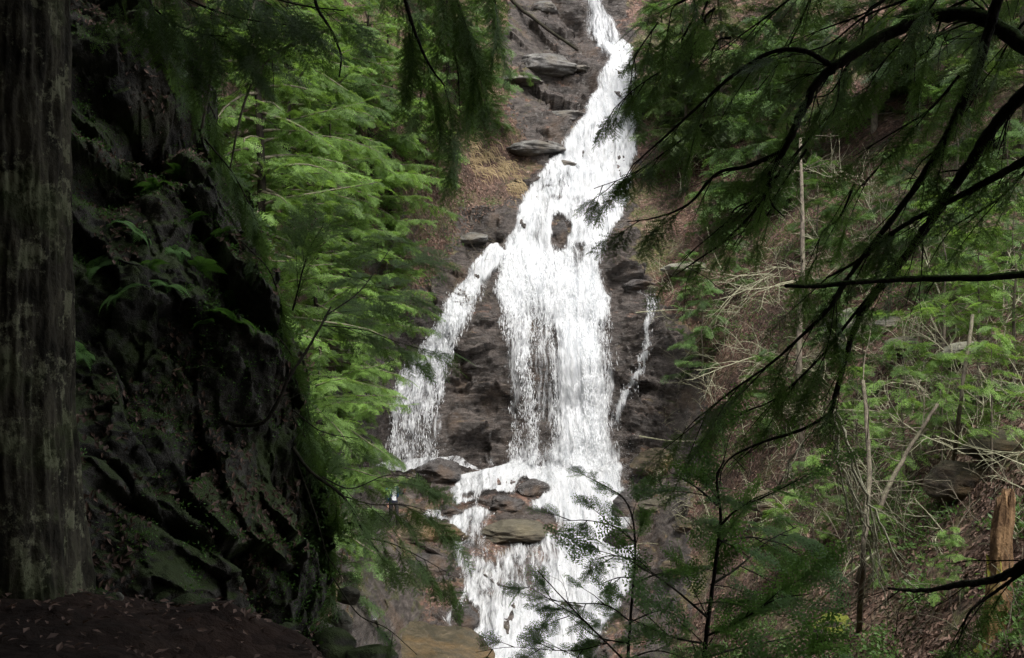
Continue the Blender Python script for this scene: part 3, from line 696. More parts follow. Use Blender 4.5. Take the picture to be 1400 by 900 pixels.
def hemlock(name, base, h, rad, label, seed, leaf='leaf_mid', tpl=None, nl=44, bark='greybark', dens=1., lo=.08, sc=1., group=None, cat='tree', lean=(0, 0), trunk_r=None, squash=.72, upper=1.):
    r = np.random.default_rng(seed); tpl = tpl or TPL_MID
    root = empty(name, base); tag(root, label, cat, group)
    tr = trunk_r or h * .011
    T = np.array([[lean[0] * (k / 8) * h + .02 * h * r.normal() * (k > 0) * .3, lean[1] * (k / 8) * h, h * k / 8 - (.4 if k == 0 else 0)] for k in range(9)])
    TT = catmull(T, 4); b = MB(); b.tube(TT, np.linspace(tr, tr * .12, len(TT)), 9); b.build('trunk', M['darkbark' if leaf != 'leaf_far' and tpl is TPL_MID and h > 6 else bark], root)
    cb = MB(); lb = MB(); pos, dr, up, scl, tn = [], [], [], [], []
    for i in range(nl):
        t_ = lo + (1 - lo) * ((i + r.random()) / nl) * upper
        p0 = np.array([np.interp(t_, np.linspace(0, 1, len(TT)), TT[:, k]) for k in range(3)])
        az = i * 2.399 + r.normal(0, .3)
        ln = rad * ((1 - t_) ** squash * .95 + .08) * r.uniform(.6, 1.15)
        el0 = r.uniform(-.25, .5)
        d = np.array([math.cos(az) * math.cos(el0), math.sin(az) * math.cos(el0), math.sin(el0)])
        pts = [p0]; 
        for k in range(6):
            d = d + np.array([r.normal(0, .11), r.normal(0, .11), -.055 + r.normal(0, .08)]); d /= np.linalg.norm(d); pts.append(pts[-1] + d * ln / 6)
        pts = np.array(pts); lb.tube(pts, np.linspace(tr * .26, tr * .04, 7), 4)
        bt = r.normal(.48, .2) + .12 * (t_ - .5)
        for k in np.arange(.18, 1.0, .16 / dens / max(ln, .6)):
            pk = np.array([np.interp(k, np.linspace(0, 1, 7), pts[:, c]) for c in range(3)])
            dk = pts[min(6, int(k * 6) + 1)] - pts[int(k * 6)]; dk /= np.linalg.norm(dk)
            for sg in (-1, 1):
                sl = ln * .42 * (1 - k * .8) * r.uniform(.6, 1.1)
                a = sg * r.uniform(.7, 1.15); sd = rot_about(dk, np.array([0, 0, 1.]), a); sd[2] -= r.uniform(0, .35)
                m = max(1, int(sl / (.33 * sc)))
                for q in range(m):
                    pos.append(pk + sd * sl * (q + .2) / m); dd = rot_about(sd, np.array([0, 0, 1.]), r.normal(0, .6)); dd[2] -= r.uniform(-.35, .4); dr.append(dd)
                    up.append([r.normal(0, .6), r.normal(0, .6) - .35, 1]); scl.append(sc * r.uniform(.45, 1.15)); tn.append(bt + r.normal(0, .16))
        pos.append(pts[-2]); dr.append(pts[-1] - pts[-2]); up.append([0, -.3, 1]); scl.append(sc); tn.append(bt)
    place(cb, tpl, pos, dr, up, scl, np.array(tn), r)
    lo_ = lb.build('limbs', M[bark], root); lo_.name = 'branches'
    cb.build('crown', [M[leaf], M['darkbark']], root)
    return root

def copy_tree(root, loc, rz, sc, label):
    c = root.copy(); C.objects.link(c); c.location = [float(q) for q in loc]; c.rotation_euler = (0, 0, rz); c.scale = (sc,) * 3; c['label'] = label
    for ch in root.children:
        k = ch.copy(); C.objects.link(k); k.parent = c
    return c

gL = 'hemlocks on the left bank'
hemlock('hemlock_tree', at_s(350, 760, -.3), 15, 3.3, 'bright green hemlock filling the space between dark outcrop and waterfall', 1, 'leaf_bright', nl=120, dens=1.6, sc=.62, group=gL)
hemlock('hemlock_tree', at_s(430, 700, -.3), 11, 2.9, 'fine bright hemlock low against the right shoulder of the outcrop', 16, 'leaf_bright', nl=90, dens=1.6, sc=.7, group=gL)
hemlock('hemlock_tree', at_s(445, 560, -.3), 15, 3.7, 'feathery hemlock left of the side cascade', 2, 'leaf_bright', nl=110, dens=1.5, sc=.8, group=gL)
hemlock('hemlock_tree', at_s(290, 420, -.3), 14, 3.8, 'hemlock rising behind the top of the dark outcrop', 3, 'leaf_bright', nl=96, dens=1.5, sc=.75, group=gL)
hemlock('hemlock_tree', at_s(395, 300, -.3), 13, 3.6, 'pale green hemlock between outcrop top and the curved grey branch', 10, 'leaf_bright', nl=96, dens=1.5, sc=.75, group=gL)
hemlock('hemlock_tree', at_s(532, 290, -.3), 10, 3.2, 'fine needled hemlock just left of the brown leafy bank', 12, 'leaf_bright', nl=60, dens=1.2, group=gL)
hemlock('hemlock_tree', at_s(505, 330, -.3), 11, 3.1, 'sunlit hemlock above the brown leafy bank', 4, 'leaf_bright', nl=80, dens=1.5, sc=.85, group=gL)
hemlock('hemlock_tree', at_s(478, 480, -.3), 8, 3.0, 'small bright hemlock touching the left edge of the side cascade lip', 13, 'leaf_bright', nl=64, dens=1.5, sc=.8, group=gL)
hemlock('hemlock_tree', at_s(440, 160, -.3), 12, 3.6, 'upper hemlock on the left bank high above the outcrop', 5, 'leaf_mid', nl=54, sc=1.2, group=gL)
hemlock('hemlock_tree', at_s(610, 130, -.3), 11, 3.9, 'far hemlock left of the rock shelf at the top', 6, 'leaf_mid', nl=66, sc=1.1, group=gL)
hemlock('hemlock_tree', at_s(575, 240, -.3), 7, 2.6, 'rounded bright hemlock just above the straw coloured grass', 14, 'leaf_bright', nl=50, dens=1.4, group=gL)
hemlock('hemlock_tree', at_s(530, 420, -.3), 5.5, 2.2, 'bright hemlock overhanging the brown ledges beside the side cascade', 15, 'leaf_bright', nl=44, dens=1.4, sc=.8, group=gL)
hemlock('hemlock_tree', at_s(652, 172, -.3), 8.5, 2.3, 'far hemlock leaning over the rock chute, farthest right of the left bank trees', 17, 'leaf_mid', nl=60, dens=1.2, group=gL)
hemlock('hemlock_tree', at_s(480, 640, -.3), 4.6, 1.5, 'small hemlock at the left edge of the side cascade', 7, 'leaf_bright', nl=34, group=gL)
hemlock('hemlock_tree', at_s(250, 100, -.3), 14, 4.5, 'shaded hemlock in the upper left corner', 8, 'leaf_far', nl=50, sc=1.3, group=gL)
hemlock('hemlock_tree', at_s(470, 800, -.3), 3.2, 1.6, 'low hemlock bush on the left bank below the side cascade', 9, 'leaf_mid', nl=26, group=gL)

gR = 'dark hemlocks high on the right slope'
for k, (px, py, h, rd, lab) in enumerate([
    (905, 170, 9, 2.6, 'dark hemlock right beside the top plunge'),
    (935, 240, 9, 2.8, 'dark hemlock just right of the widening upper white water'),
    (1040, 300, 9, 2.8, 'dark hemlock left of the straight grey sapling, high up'),
    (985, 200, 12, 3.4, 'dark hemlock behind the drooping needle boughs, second from the waterfall'),
    (1085, 130, 12, 3.4, 'dark hemlock behind the mossy arching limb'),
    (1190, 190, 13, 3.6, 'dark hemlock behind the crossing limbs'),
    (1300, 150, 12, 3.8, 'dark hemlock high on the slope under the arch of the mossy limb'),
    (1400, 210, 13, 3.6, 'dark hemlock at the right edge above the dead limb')]):
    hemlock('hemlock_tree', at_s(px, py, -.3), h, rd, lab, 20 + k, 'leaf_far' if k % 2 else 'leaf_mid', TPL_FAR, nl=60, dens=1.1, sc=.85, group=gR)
gU = 'young hemlocks on the leafy slope'
y1 = hemlock('young_hemlock', at_s(1110, 770, -.1), 2.6, 1.25, 'bright young hemlock in front of the leaf covered slope', 31, 'leaf_bright', nl=22, sc=.55, group=gU, lo=.25)
y2 = hemlock('young_hemlock', at_s(1235, 690, -.1), 3.4, 1.7, 'young hemlock behind the hanging bleached twigs', 32, 'leaf_bright', nl=26, sc=.6, group=gU, lo=.3)
y3 = hemlock('young_hemlock', at_s(960, 520, -.1), 4.2, 1.7, 'young hemlock right of the thin trickle', 33, 'leaf_mid', nl=30, sc=.9, group=gU, lo=.1)
for src, px, py, rz, sc, lab in [
    (y1, 1355, 650, 1., 1.0, 'young hemlock above the rotten orange snag'),
    (y2, 1390, 520, 2., 1.1, 'young hemlock at the right edge of the slope'),
    (y3, 1050, 600, 2.5, .7, 'young hemlock left of the straight grey sapling'),
    (y3, 1180, 560, 4., .7, 'young hemlock behind the tip of the long drooping limb'),
    (y2, 1290, 500, 3., 1.2, 'young hemlock under the dead limb'),
    (y3, 1380, 360, 5., .9, 'young hemlock just above the dead limb at the right edge'),
    (y3, 1010, 400, 1., .7, 'young hemlock on the brown bank among bleached twigs'),
    (y1, 1200, 800, 4., .6, 'low young hemlock under the hanging bleached twigs'),
    (y3, 1230, 350, .6, .9, 'young hemlock between two black limbs'),
    (y1, 1300, 830, 5., .5, 'seedling hemlock left of the rotten snag'),
    (y3, 1120, 340, 3.3, .9, 'young hemlock behind the straight grey sapling'),
    (y3, 1080, 260, 2., 1.1, 'young hemlock on the upper slope behind the forked black branch'),
    (y3, 1150, 420, 4.4, 1.0, 'young hemlock behind the crossing black limbs at mid height'),
    (y3, 1310, 300, 1.9, 1.1, 'young hemlock under the second black limb near the right edge'),
    (y3, 1260, 410, 5.2, .9, 'young hemlock standing just above the dead limb'),
    (y3, 1340, 430, .3, .9, 'young hemlock standing just below the dead limb'),
    (y3, 980, 320, .9, .8, 'young hemlock on the brown bank right of the upper white water'),
    (y2, 1340, 560, 4.1, 1.1, 'young hemlock above the dark hollow on the slope'),
    (y2, 1170, 650, 5.1, .8, 'young hemlock directly behind the tips of the hanging twigs'),
    (y1, 1060, 800, 2.9, .8, 'young hemlock right of the sapling stem'),
    (y3, 1130, 520, 5.6, .7, 'young hemlock at the foot of the straight grey sapling'),
    (y3, 945, 420, 2.1, .6, 'young hemlock above the top of the right cliff'),
    (y2, 1290, 640, 1.3, .7, 'young hemlock between leaning pole and dark boulder'),
    (y1, 470, 560, 2.2, 1.6, 'young hemlock on the dark ledges left of the side cascade')]:
    copy_tree(src, at_s(px, py, -.1), rz, sc, lab)

# ------------------------------------------------------------------ bare trees, shrubs and dead wood
def branchy(b, p, d, ln, r0, depth, rng, kids=4, spread=.7, droop=0., n=4, wig=.12):
    m = 6; pts = [np.array(p, float)]; d = np.array(d, float); d /= np.linalg.norm(d)
    for k in range(m):
        d = d + rng.normal(0, wig, 3) + np.array([0, 0, -droop]); d /= np.linalg.norm(d); pts.append(pts[-1] + d * ln / m)
    pts = np.array(pts); b.tube(pts, np.linspace(r0, r0 * .35, m + 1), n)
    if depth:
        for q in range(kids):
            k = rng.integers(1, m); dd = pts[k + 1] - pts[k] if k < m else d; dd = dd / np.linalg.norm(dd)
            ax = rng.normal(0, 1, 3); nd = rot_about(dd, np.cross(dd, ax), rng.uniform(.4, 1.) * spread)
            branchy(b, pts[k], nd, ln * rng.uniform(.35, .65), r0 * .5, depth - 1, rng, kids, spread, droop, max(3, n - 1), wig)
def bare(name, p, d, ln, r0, label, seed, cat, mat='palebark', depth=2, kids=4, stems=1, spread=.9, droop=0., group=None, wig=.12):
    r = np.random.default_rng(seed); root = empty(name, p); tag(root, label, cat, group)
    for k in range(stems):
        b = MB(); dd = np.array(d, float) + (r.normal(0, .45, 3) if stems > 1 else 0); branchy(b, (0, 0, -.05), dd, ln * r.uniform(.7, 1.), r0, depth, r, kids, spread, droop, 5, wig)
        b.build('stem', M[mat], root)
    return root
gB = 'bleached bare shrubs on the right slope'
for k, (px, py, d, ln, lab) in enumerate([
    (1095, 385, (-1, -.2, .35), 3.4, 'bleached bare branch reaching left over the brown slope'),
    (1060, 372, (-1, 0, .1), 3.0, 'bleached twiggy branch lying along the brown slope'),
    (1120, 395, (-.3, 0, 1), 2.6, 'bare twiggy shrub behind the grey sapling'),
    (1060, 480, (-1, -.3, -.1), 2.8, 'lichen covered bare branch above the dark needle bough'),
    (1120, 470, (.8, -.2, .4), 2.2, 'pale forked branch right of the grey sapling'),
    (1180, 390, (.4, 0, 1), 2.8, 'bare shrub behind the dead limb'),
    (1290, 400, (.2, 0, 1), 2.6, 'bare shrub above the dead limb near the right edge'),
    (1240, 530, (.3, -.3, 1), 1.9, 'pale bare shrub behind the drooping limb'),
    (1330, 620, (-1, -.2, .3), 1.8, 'pale twigs reaching across the leafy slope'),
    (1200, 300, (-.2, 0, 1), 3.0, 'thin bare shrub high between the black limbs'),
    (1010, 290, (.2, 0, 1), 3.2, 'tangle of bare twigs above the brown slope'),
    (1290, 730, (-.6, -.3, .3), 1.0, 'grey twigs lying on the red leaves'),
    (930, 265, (.4, 0, .8), 2.6, 'bare twigs beside the upper white water')]):
    bare('bare_shrub', at_s(px, py), d, ln, .028 if ln > 2 else .016, lab, 40 + k, 'shrub', 'palebark', 2, 4, 2, .95, .02, gB)
bare('bare_shrub', at_s(612, 262), (-1, -.3, .3), 2.6, .02, 'pale bare twigs hanging over the brown bank left of the falls', 60, 'shrub', 'greybark', 2, 4, 2)
bare('bare_shrub', at_s(590, 330), (-.4, -.3, .6), 2.0, .02, 'brown twig tangle on the leafy bank left of the falls', 61, 'shrub', 'greybark', 2, 5, 3)

def brushwood(name, n, box, label, seed, mat, cond, ln=(.5, 1.6)):
    r = np.random.default_rng(seed); b = MB()
    for _ in range(n):
        x_, y_ = r.uniform(box[0], box[2]), r.uniform(box[1], box[3])
        if not cond(x_, y_): continue
        p = S(np.array(x_), np.array(y_)); L = r.uniform(*ln); d = np.array([r.normal(0, .8), r.normal(-.2, .4), abs(r.normal(.5, .5))])
        branchy(b, p, d, L, .006 + .006 * L, 1, r, 4, .9, .03, 3, .16)
    return tag(b.build(name, M[mat]), label, None, None, 'stuff')
brushwood('brushwood', 1300, (900, 200, 1440, 760), 'tangle of thin pale dead twigs over the right slope', 71, 'palebark', lambda x_, y_: noise(x_ / 60, y_ / 45, 0, 33) > -.15 and y_ < 750)
brushwood('brushwood', 260, (900, 100, 1440, 900), 'thin brown twigs scattered over the leafy slope', 72, 'greybark', lambda x_, y_: True, (.3, 1.2))
brushwood('brushwood', 110, (560, 180, 690, 420), 'thin brown twigs on the bank left of the falls', 73, 'greybark', lambda x_, y_: True, (.4, 1.3))
def pole(name, pts, r0, r1, mat, label, cat, n=8, twig=0, seed=0, root_at=None, part='trunk'):
    pts = np.array(pts, float); root = empty(name, pts[0]); tag(root, label, cat)
    P = catmull(pts, 6) - pts[0]; b = MB(); rr_ = np.random.default_rng(seed)
    P = P + rr_.normal(0, r0 * .12, P.shape); b.tube(P, np.linspace(r0, r1, len(P)), n); b.build(part, M[mat], root)
    if twig:
        b = MB()
        for k in range(twig):
            i = rr_.integers(len(P) // 4, len(P)); d = rr_.normal(0, 1, 3); d[2] = abs(d[2]) * .4
            branchy(b, P[i], d, rr_.uniform(.5, 1.4), r0 * .2, 1, rr_, 3, .9, 0, 3)
        b.build('twigs', M[mat], root)
    return root
def w(px, py, d): return ray(float(px), float(py)) * d
pole('bare_sapling', [at_s(1093, 645, -.2), w(1093, 520, 28), w(1097, 330, 28.5), w(1094, 190, 29)], .10, .045, 'greybark', 'straight grey sapling trunk standing on the right slope', 'tree', 8, 22, 1)
pole('broken_sapling', [at_s(1305, 640, -.1), w(1312, 560, 17.6), w(1330, 430, 18)], .045, .03, 'greybark', 'thin yellowish sapling right of the leaning dead pole', 'tree', 7, 5, 2)
pole('leaning_pole', [at_s(1170, 800, -.1), w(1200, 700, 18.6), w(1240, 620, 19), w(1282, 553, 19)], .06, .03, 'greybark', 'brown dead pole leaning right from the red leaves', 'dead tree', 7, 4, 3)
pole('leaning_sapling', [at_s(1175, 860, -.1), w(1180, 760, 15.5), w(1188, 640, 16), w(1180, 520, 16.5)], .055, .03, 'greybark', 'thin dark sapling trunk behind the hanging bleached twigs', 'tree', 7, 10, 4)
pole('fallen_pole', [at_s(1105, 840, .1), w(1150, 795, 17), w(1200, 752, 16.6)], .02, .016, 'palebark', 'thin pale stick rising right above the mossy boulder', 'dead branch', 6, 2, 5, None, 'stick')
pole('fallen_pole', [at_s(868, 434, .2, -.4), at_s(930, 432, .25, -.3), at_s(1010, 436, .3, -.3)], .035, .02, 'palebark', 'pale fallen pole crossing the top of the thin trickle', 'fallen branch', 6, 3, 6, None, 'stick')
pole('fallen_pole', [at_s(872, 604, .2, -.4), at_s(915, 606, .2, -.3), at_s(965, 610, .2, -.3)], .03, .02, 'palebark', 'pale fallen pole at the foot of the right cliff', 'fallen branch', 6, 2, 7, None, 'stick')
pole('fallen_pole', [at_s(930, 500, .2, -.4), at_s(960, 470, .6, -.6), at_s(1010, 415, .8, -.8)], .03, .02, 'palebark', 'curved pale pole leaning on the brown slope', 'fallen branch', 6, 3, 8, None, 'stick')
pole('fallen_log', [at_s(690, -10, .2, -.2), at_s(715, 25, .2, -.3), at_s(790, 70, .2, -.3)], .12, .08, 'darkbark', 'dark fallen log by the top plunge', 'log', 8, 2, 9, None, 'log_body')
# rotten snag
sb = at_s(1362, 872, -.2); root = empty('tree_stump', sb); tag(root, 'rotten orange tree stump with yellow moss at the right edge', 'stump')
r = np.random.default_rng(5)
def rough_trunk(pts, rad, mat, name, parent, seed, ridg=.12, nseg=60, ntop=90, jag=0., fl=0.):
    P = catmull(pts, 12); tt = np.linspace(0, 1, ntop); idxs = tt * (len(P) - 1)
    Q = np.stack([np.interp(idxs, range(len(P)), P[:, k]) for k in range(3)], 1); R = np.interp(tt, np.linspace(0, 1, len(rad)), rad)
    an = np.arange(nseg) / nseg * 2 * PI
    A, Tm = np.meshgrid(an, tt); ca, sa = np.cos(A), np.sin(A); hh = Q[:, 2][:, None]
    rd = R[:, None] * (1 + ridg * (1 - 2 * np.abs(fbm(ca * 5, sa * 5, hh * 1.1, 4, seed, .6))) + ridg * .5 * fbm(ca * 13, sa * 13, hh * 4, 3, seed + 3) + .1 * noise(ca, sa, hh * .6, seed + 9))
    rd = rd * (1 + fl * np.exp(-Tm * 11) * (1 + .7 * np.cos(A * 5 + seed)))
    V = np.stack([Q[:, 0][:, None] + rd * ca, Q[:, 1][:, None] + rd * sa, hh + jag * Tm ** 6 * noise(ca * 3, sa * 3, 0, seed + 5)], -1)
    id_ = np.arange(A.size).reshape(A.shape); nx_ = np.roll(id_, -1, 1)
    b = MB(); b.add(V, None, np.stack([id_[:-1], nx_[:-1], nx_[1:], id_[1:]], -1).reshape(-1, 4))
    b.add(V[-1], [[0, q, q + 1] for q in range(1, nseg - 1)])
    return b.build(name, M[mat], parent)
rough_trunk([(0, 0, 0), (.03, 0, .5), (.06, 0, .95)], [.13, .12, .115], 'snagmoss', 'trunk', root, 7, .35, 48, 70, .35, .3)
rough_trunk([(.05, -.02, .6), (.10, 0, 1.0), (.12, .02, 1.5), (.17, 0, 2.0)], [.115, .105, .10, .085], 'snag', 'broken_top', root, 8, .4, 48, 80, .25)

# ------------------------------------------------------------------ leaf litter, grass, ferns
def scatter_leaves(name, P, N, size, label, seed, mat='litter'):
    r = np.random.default_rng(seed); n = len(P); a = r.uniform(0, 2 * PI, n)
    nn = N + r.normal(0, .35, (n, 3)); nn /= np.linalg.norm(nn, axis=1)[:, None]
    t1 = np.cross(nn, np.c_[np.cos(a), np.sin(a), r.normal(0, .3, n)]); t1 /= np.linalg.norm(t1, axis=1)[:, None]; t2 = np.cross(nn, t1)
    L = size * r.uniform(.5, 1.3, n)[:, None]; Wd = L * r.uniform(.35, .6, n)[:, None]
    P = P + nn * .02
    V = np.stack([P - t1 * L, P + t2 * Wd + nn * L * .2, P + t1 * L, P - t2 * Wd + nn * L * .2], 1)
    b = MB(); b.add(V, None, np.arange(n * 4).reshape(-1, 4), np.repeat(np.clip(r.normal(.5, .3, n), 0, 1), 4))
    return tag(b.build(name, M[mat], None, False), label, None, None, 'stuff')
r = np.random.default_rng(11)
GNr = np.cross(np.gradient(GP, axis=1), np.gradient(GP, axis=0)); GNr /= np.linalg.norm(GNr, axis=2)[..., None] + 1e-9; GNr *= np.sign(-(GNr * GP).sum(2))[..., None]
n = 60000; lx = r.uniform(870, 1450, n); ly = r.uniform(180, 930, n)
k = (poly_sd(lx, ly, ROCKPOLY) < -12) & (r.random(n) < .55 + .6 * noise(lx / 40, ly / 30, 0, 77)); lx, ly = lx[k], ly[k]
scatter_leaves('leaf_litter', S(lx, ly), S(lx, ly, GNr), .06, 'fallen brown and pinkish leaves covering the right slope', 1)
n = 9000; lx = r.uniform(520, 720, n); ly = r.uniform(150, 440, n); k = (poly_sd(lx, ly, ROCKPOLY) < 10); lx, ly = lx[k], ly[k]
scatter_leaves('leaf_litter', S(lx, ly), S(lx, ly, GNr), .075, 'fallen leaves on the brown bank left of the falls', 2)
n = 9000; jj = r.integers(40, len(oy) - 45, n); ii = r.integers(120, 296, n); k = noise(ii / 22., jj / 30., 0, 15) + .25 * noise(ii / 6., jj / 6., 0, 16) > .02
scatter_leaves('leaf_litter', OW[jj[k], ii[k]], np.tile([0, -.6, .6], (k.sum(), 1)), .030, 'dead leaves caught on the dark outcrop', 3)
n = 1700; lx = r.uniform(-4.5, -.6, n); ly = r.uniform(4.2, 8.5, n)
scatter_leaves('leaf_litter', np.c_[lx, ly, Hn(lx, ly)], np.tile([0, 0, 1.], (n, 1)), .028, 'dead leaves scattered on the dark earth path', 4)
def clumps(name, lx, ly, size, mat, label, seed, nleaf=14):
    r = np.random.default_rng(seed); P0 = S(lx, ly); N0 = S(lx, ly, GNr); n = len(lx); h = r.uniform(.4, 1.3, n) * size
    P = np.repeat(P0, nleaf, 0); hh = np.repeat(h, nleaf); m = n * nleaf
    off = r.normal(0, 1, (m, 3)) * np.array([.5, .5, .35]) * hh[:, None]; off[:, 2] = np.abs(off[:, 2]); C0 = P + off
    d = off / (np.linalg.norm(off, axis=1)[:, None] + 1e-9) + r.normal(0, .5, (m, 3)); d /= np.linalg.norm(d, axis=1)[:, None]
    s_ = np.cross(d, r.normal(0, 1, (m, 3))); s_ /= np.linalg.norm(s_, axis=1)[:, None]; L = (hh * r.uniform(.25, .5, m))[:, None]
    V = np.stack([C0, C0 + d * L * .5 + s_ * L * .22, C0 + d * L, C0 + d * L * .5 - s_ * L * .22], 1)
    b = MB(); b.add(V, None, np.arange(m * 4).reshape(-1, 4), np.repeat(np.repeat(r.random(n), nleaf) * .6 + r.random(m) * .4, 4))
    return tag(b.build(name, M[mat], None, False), label, None, None, 'stuff')
n = 15000; lx = r.uniform(870, 1450, n); ly = r.uniform(80, 930, n)
k = (poly_sd(lx, ly, ROCKPOLY) < -8) & (fbm(lx / 70, ly / 45, 0, 4, 78) > np.where(ly > 640, .12, -.08)); lx, ly = lx[k], ly[k]
clumps('undergrowth', lx, ly, .19, 'leaf_mid', 'low green plants and moss tufts on the right slope', 5)
n = 5000; lx = r.uniform(430, 700, n); ly = r.uniform(0, 640, n)
k = (poly_sd(lx, ly, ROCKPOLY) < 14) & (fbm(lx / 50, ly / 40, 0, 4, 79) > .05); lx, ly = lx[k], ly[k]
clumps('undergrowth', lx, ly, .22, 'leaf_mid', 'low green plants on the bank left of the falls', 6)
n = 5000; jj = r.integers(20, len(oy) - 45, n); ii = r.integers(120, 299, n); k = fbm(ii / 40., jj / 50., 0, 3, 17) > -.02
PO = OW[jj[k], ii[k]]; edge_n = 2600; jj2 = r.integers(60, len(oy) - 45, edge_n); ii2 = r.integers(262, 306, edge_n); k2 = fbm(jj2 / 26., ii2 / 12., 0, 3, 18) > -.05
PE = OW[jj2[k2], ii2[k2]]
_S = S
S = lambda a, b_, G=None: PE if G is None else np.tile([.5, -.6, .4], (len(PE), 1))
clumps('undergrowth', np.arange(len(PE)), None, .13, 'leaf_mid', 'leafy growth and moss hanging over the right edge of the outcrop', 8)
S = lambda a, b_, G=None: PO if G is None else np.tile([0, -.7, .5], (len(PO), 1))
clumps('undergrowth', np.arange(len(PO)), None, .055, 'fern', 'moss and tiny leaves growing on the dark outcrop', 7)
S = _S
# dry hanging grass by the upper falls
b = MB(); n = 750; gxx = r.uniform(640, 708, n); gyy = 196 + (gxx - 640) * .75 + r.normal(0, 13, n); kk_ = noise(gxx / 9, gyy / 12, 0, 7) > -.25; gxx, gyy = gxx[kk_], gyy[kk_]
for x_, y_ in zip(gxx, gyy):
    p = S(np.array(x_), np.array(y_)) ; d = np.array([.55 + r.normal(0, .25), -.5, -.15 + r.normal(0, .2)]); L = r.uniform(.35, 1.0)
    q = [p, p + d * L * .5, p + d * L * .8 + np.array([0, 0, -.35 * L])]; wv = np.array([.012, 0, .014])
    b.add([q[0] - wv, q[0] + wv, q[1] + wv, q[1] - wv, q[2]], [[3, 2, 4]], [[0, 1, 2, 3]], r.random())
tag(b.build('dry_grass', M['straw']), 'straw coloured grass hanging from the bank left of the upper falls', None, None, 'stuff')
# ferns on the outcrop
def fern_mesh(seed, nf=9, L=.34):
    r = np.random.default_rng(seed); b = MB()
    for k in range(nf):
        az = k / nf * 2 * PI + r.normal(0, .3); out = np.array([math.cos(az), math.sin(az), 0]); ln = L * r.uniform(.7, 1.15); side = np.array([-out[1], out[0], 0])
        tn = r.uniform(.3, .9)
        for q in range(18):
            s_ = (q + 1) / 18; p = out * ln * s_ + np.array([0, 0, 1.]) * ln * (.75 * s_ - .95 * s_ * s_); wl = ln * .26 * math.sin(PI * min(1, s_ * .9 + .12)) + .004
            for sg in (-1, 1):
                tip = p + side * sg * wl + out * wl * .3 + np.array([0, 0, -wl * .25]); e = out * ln * .024
                b.add([p - e, p + e, (p + tip) / 2 + e * 1.1, tip, (p + tip) / 2 - e * 1.1], [[4, 2, 3]], [[0, 1, 2, 4]], tn)
        st = [out * ln * s_ + np.array([0, 0, 1.]) * ln * (.75 * s_ - .95 * s_ * s_) for s_ in np.linspace(0, 1, 8)]
        b.tube(st, np.linspace(.003, .001, 8), 3, .4)
    return b
fspots = [(112, 478, 'under the trunk side of the outcrop near the big tree'), (250, 235, 'below the dark hollow of the outcrop'), (262, 305, 'on the steep middle of the outcrop'), (190, 330, 'among dead leaves in the middle of the outcrop'),
          (300, 330, 'on the outcrop near its right edge, high'), (230, 400, 'on the dark lower wall of the outcrop'), (170, 420, 'at mid height between trunk and hollow'), (320, 410, 'by the pale streaked rock'), (350, 480, 'at the right edge of the outcrop under the curved dark branch'),
          (280, 460, 'low on the outcrop above the curved branch'), (140, 360, 'beside the trunk at mid height'), (405, 560, 'above the right foot of the outcrop'),
          (215, 260, 'directly beneath the hollow'), (330, 250, 'at the outcrop top edge against the green trees'), (150, 300, 'beside the pale lichen spots'), (240, 340, 'in the fern patch centre'), (205, 375, 'in the lower fern patch'), (275, 370, 'in the fern patch by the streaked rock'), (310, 470, 'in the shade above the branch'), (375, 430, 'on the right shoulder of the outcrop'), ]
fm = [fern_mesh(s_).build('fern', M['fern']) for s_ in range(3)]
for k, (px, py, lab) in enumerate(fspots):
    o = fm[k] if k < 3 else fm[k % 3].copy()
    if k >= 3: C.objects.link(o)
    p = SO(px, py); o.location = [float(p[0]), float(p[1]) - .06, float(p[2])]; o.rotation_euler = (.55 + .2 * r.normal(), .2 * r.normal(), r.uniform(0, 6)); s_ = r.uniform(.45, .8); o.scale = (s_,) * 3
    tag(o, 'small fern ' + lab, 'fern', 'ferns on the outcrop')
# rocks beside the outcrop's foot
def rk2(px, py, d, sz, lab, seed, mat): rock('small_rock', w(px, py, d), sz, lab, 'rock', mat, seed, sub=4)
rk2(468, 852, 9.6, (.10, .09, .15), 'pale cream rock at the right foot of the outcrop', 31, 'palerock')
rk2(455, 890, 9.2, (.26, .2, .2), 'mossy rock below the pale cream rock', 32, 'outcrop')
rk2(437, 862, 9.4, (.14, .12, .12), 'speckled grey rock left of the pale cream rock', 33, 'palerock')
rk2(498, 905, 9.0, (.3, .2, .16), 'dark mossy rock at the bottom edge below the twigs', 34, 'outcrop')
rk2(476, 815, 10.2, (.12, .1, .1), 'rusty brown rock above the pale cream rock', 35, 'tanrock')
p = np.array([-2.42, 6.3, 0]); p[2] = Hn(p[0], p[1]) + .02
rock('small_rock', p, (.035, .03, .04), 'tiny white stone on the dark path', 'rock', 'palerock', 36, sub=3)
p = np.array([-2.1, 6.6, 0]); p[2] = Hn(p[0], p[1]) + .02
rock('small_rock', p, (.10, .07, .06), 'grey stone beside the tiny white stone on the path', 'rock', 'outcrop', 37, sub=3)

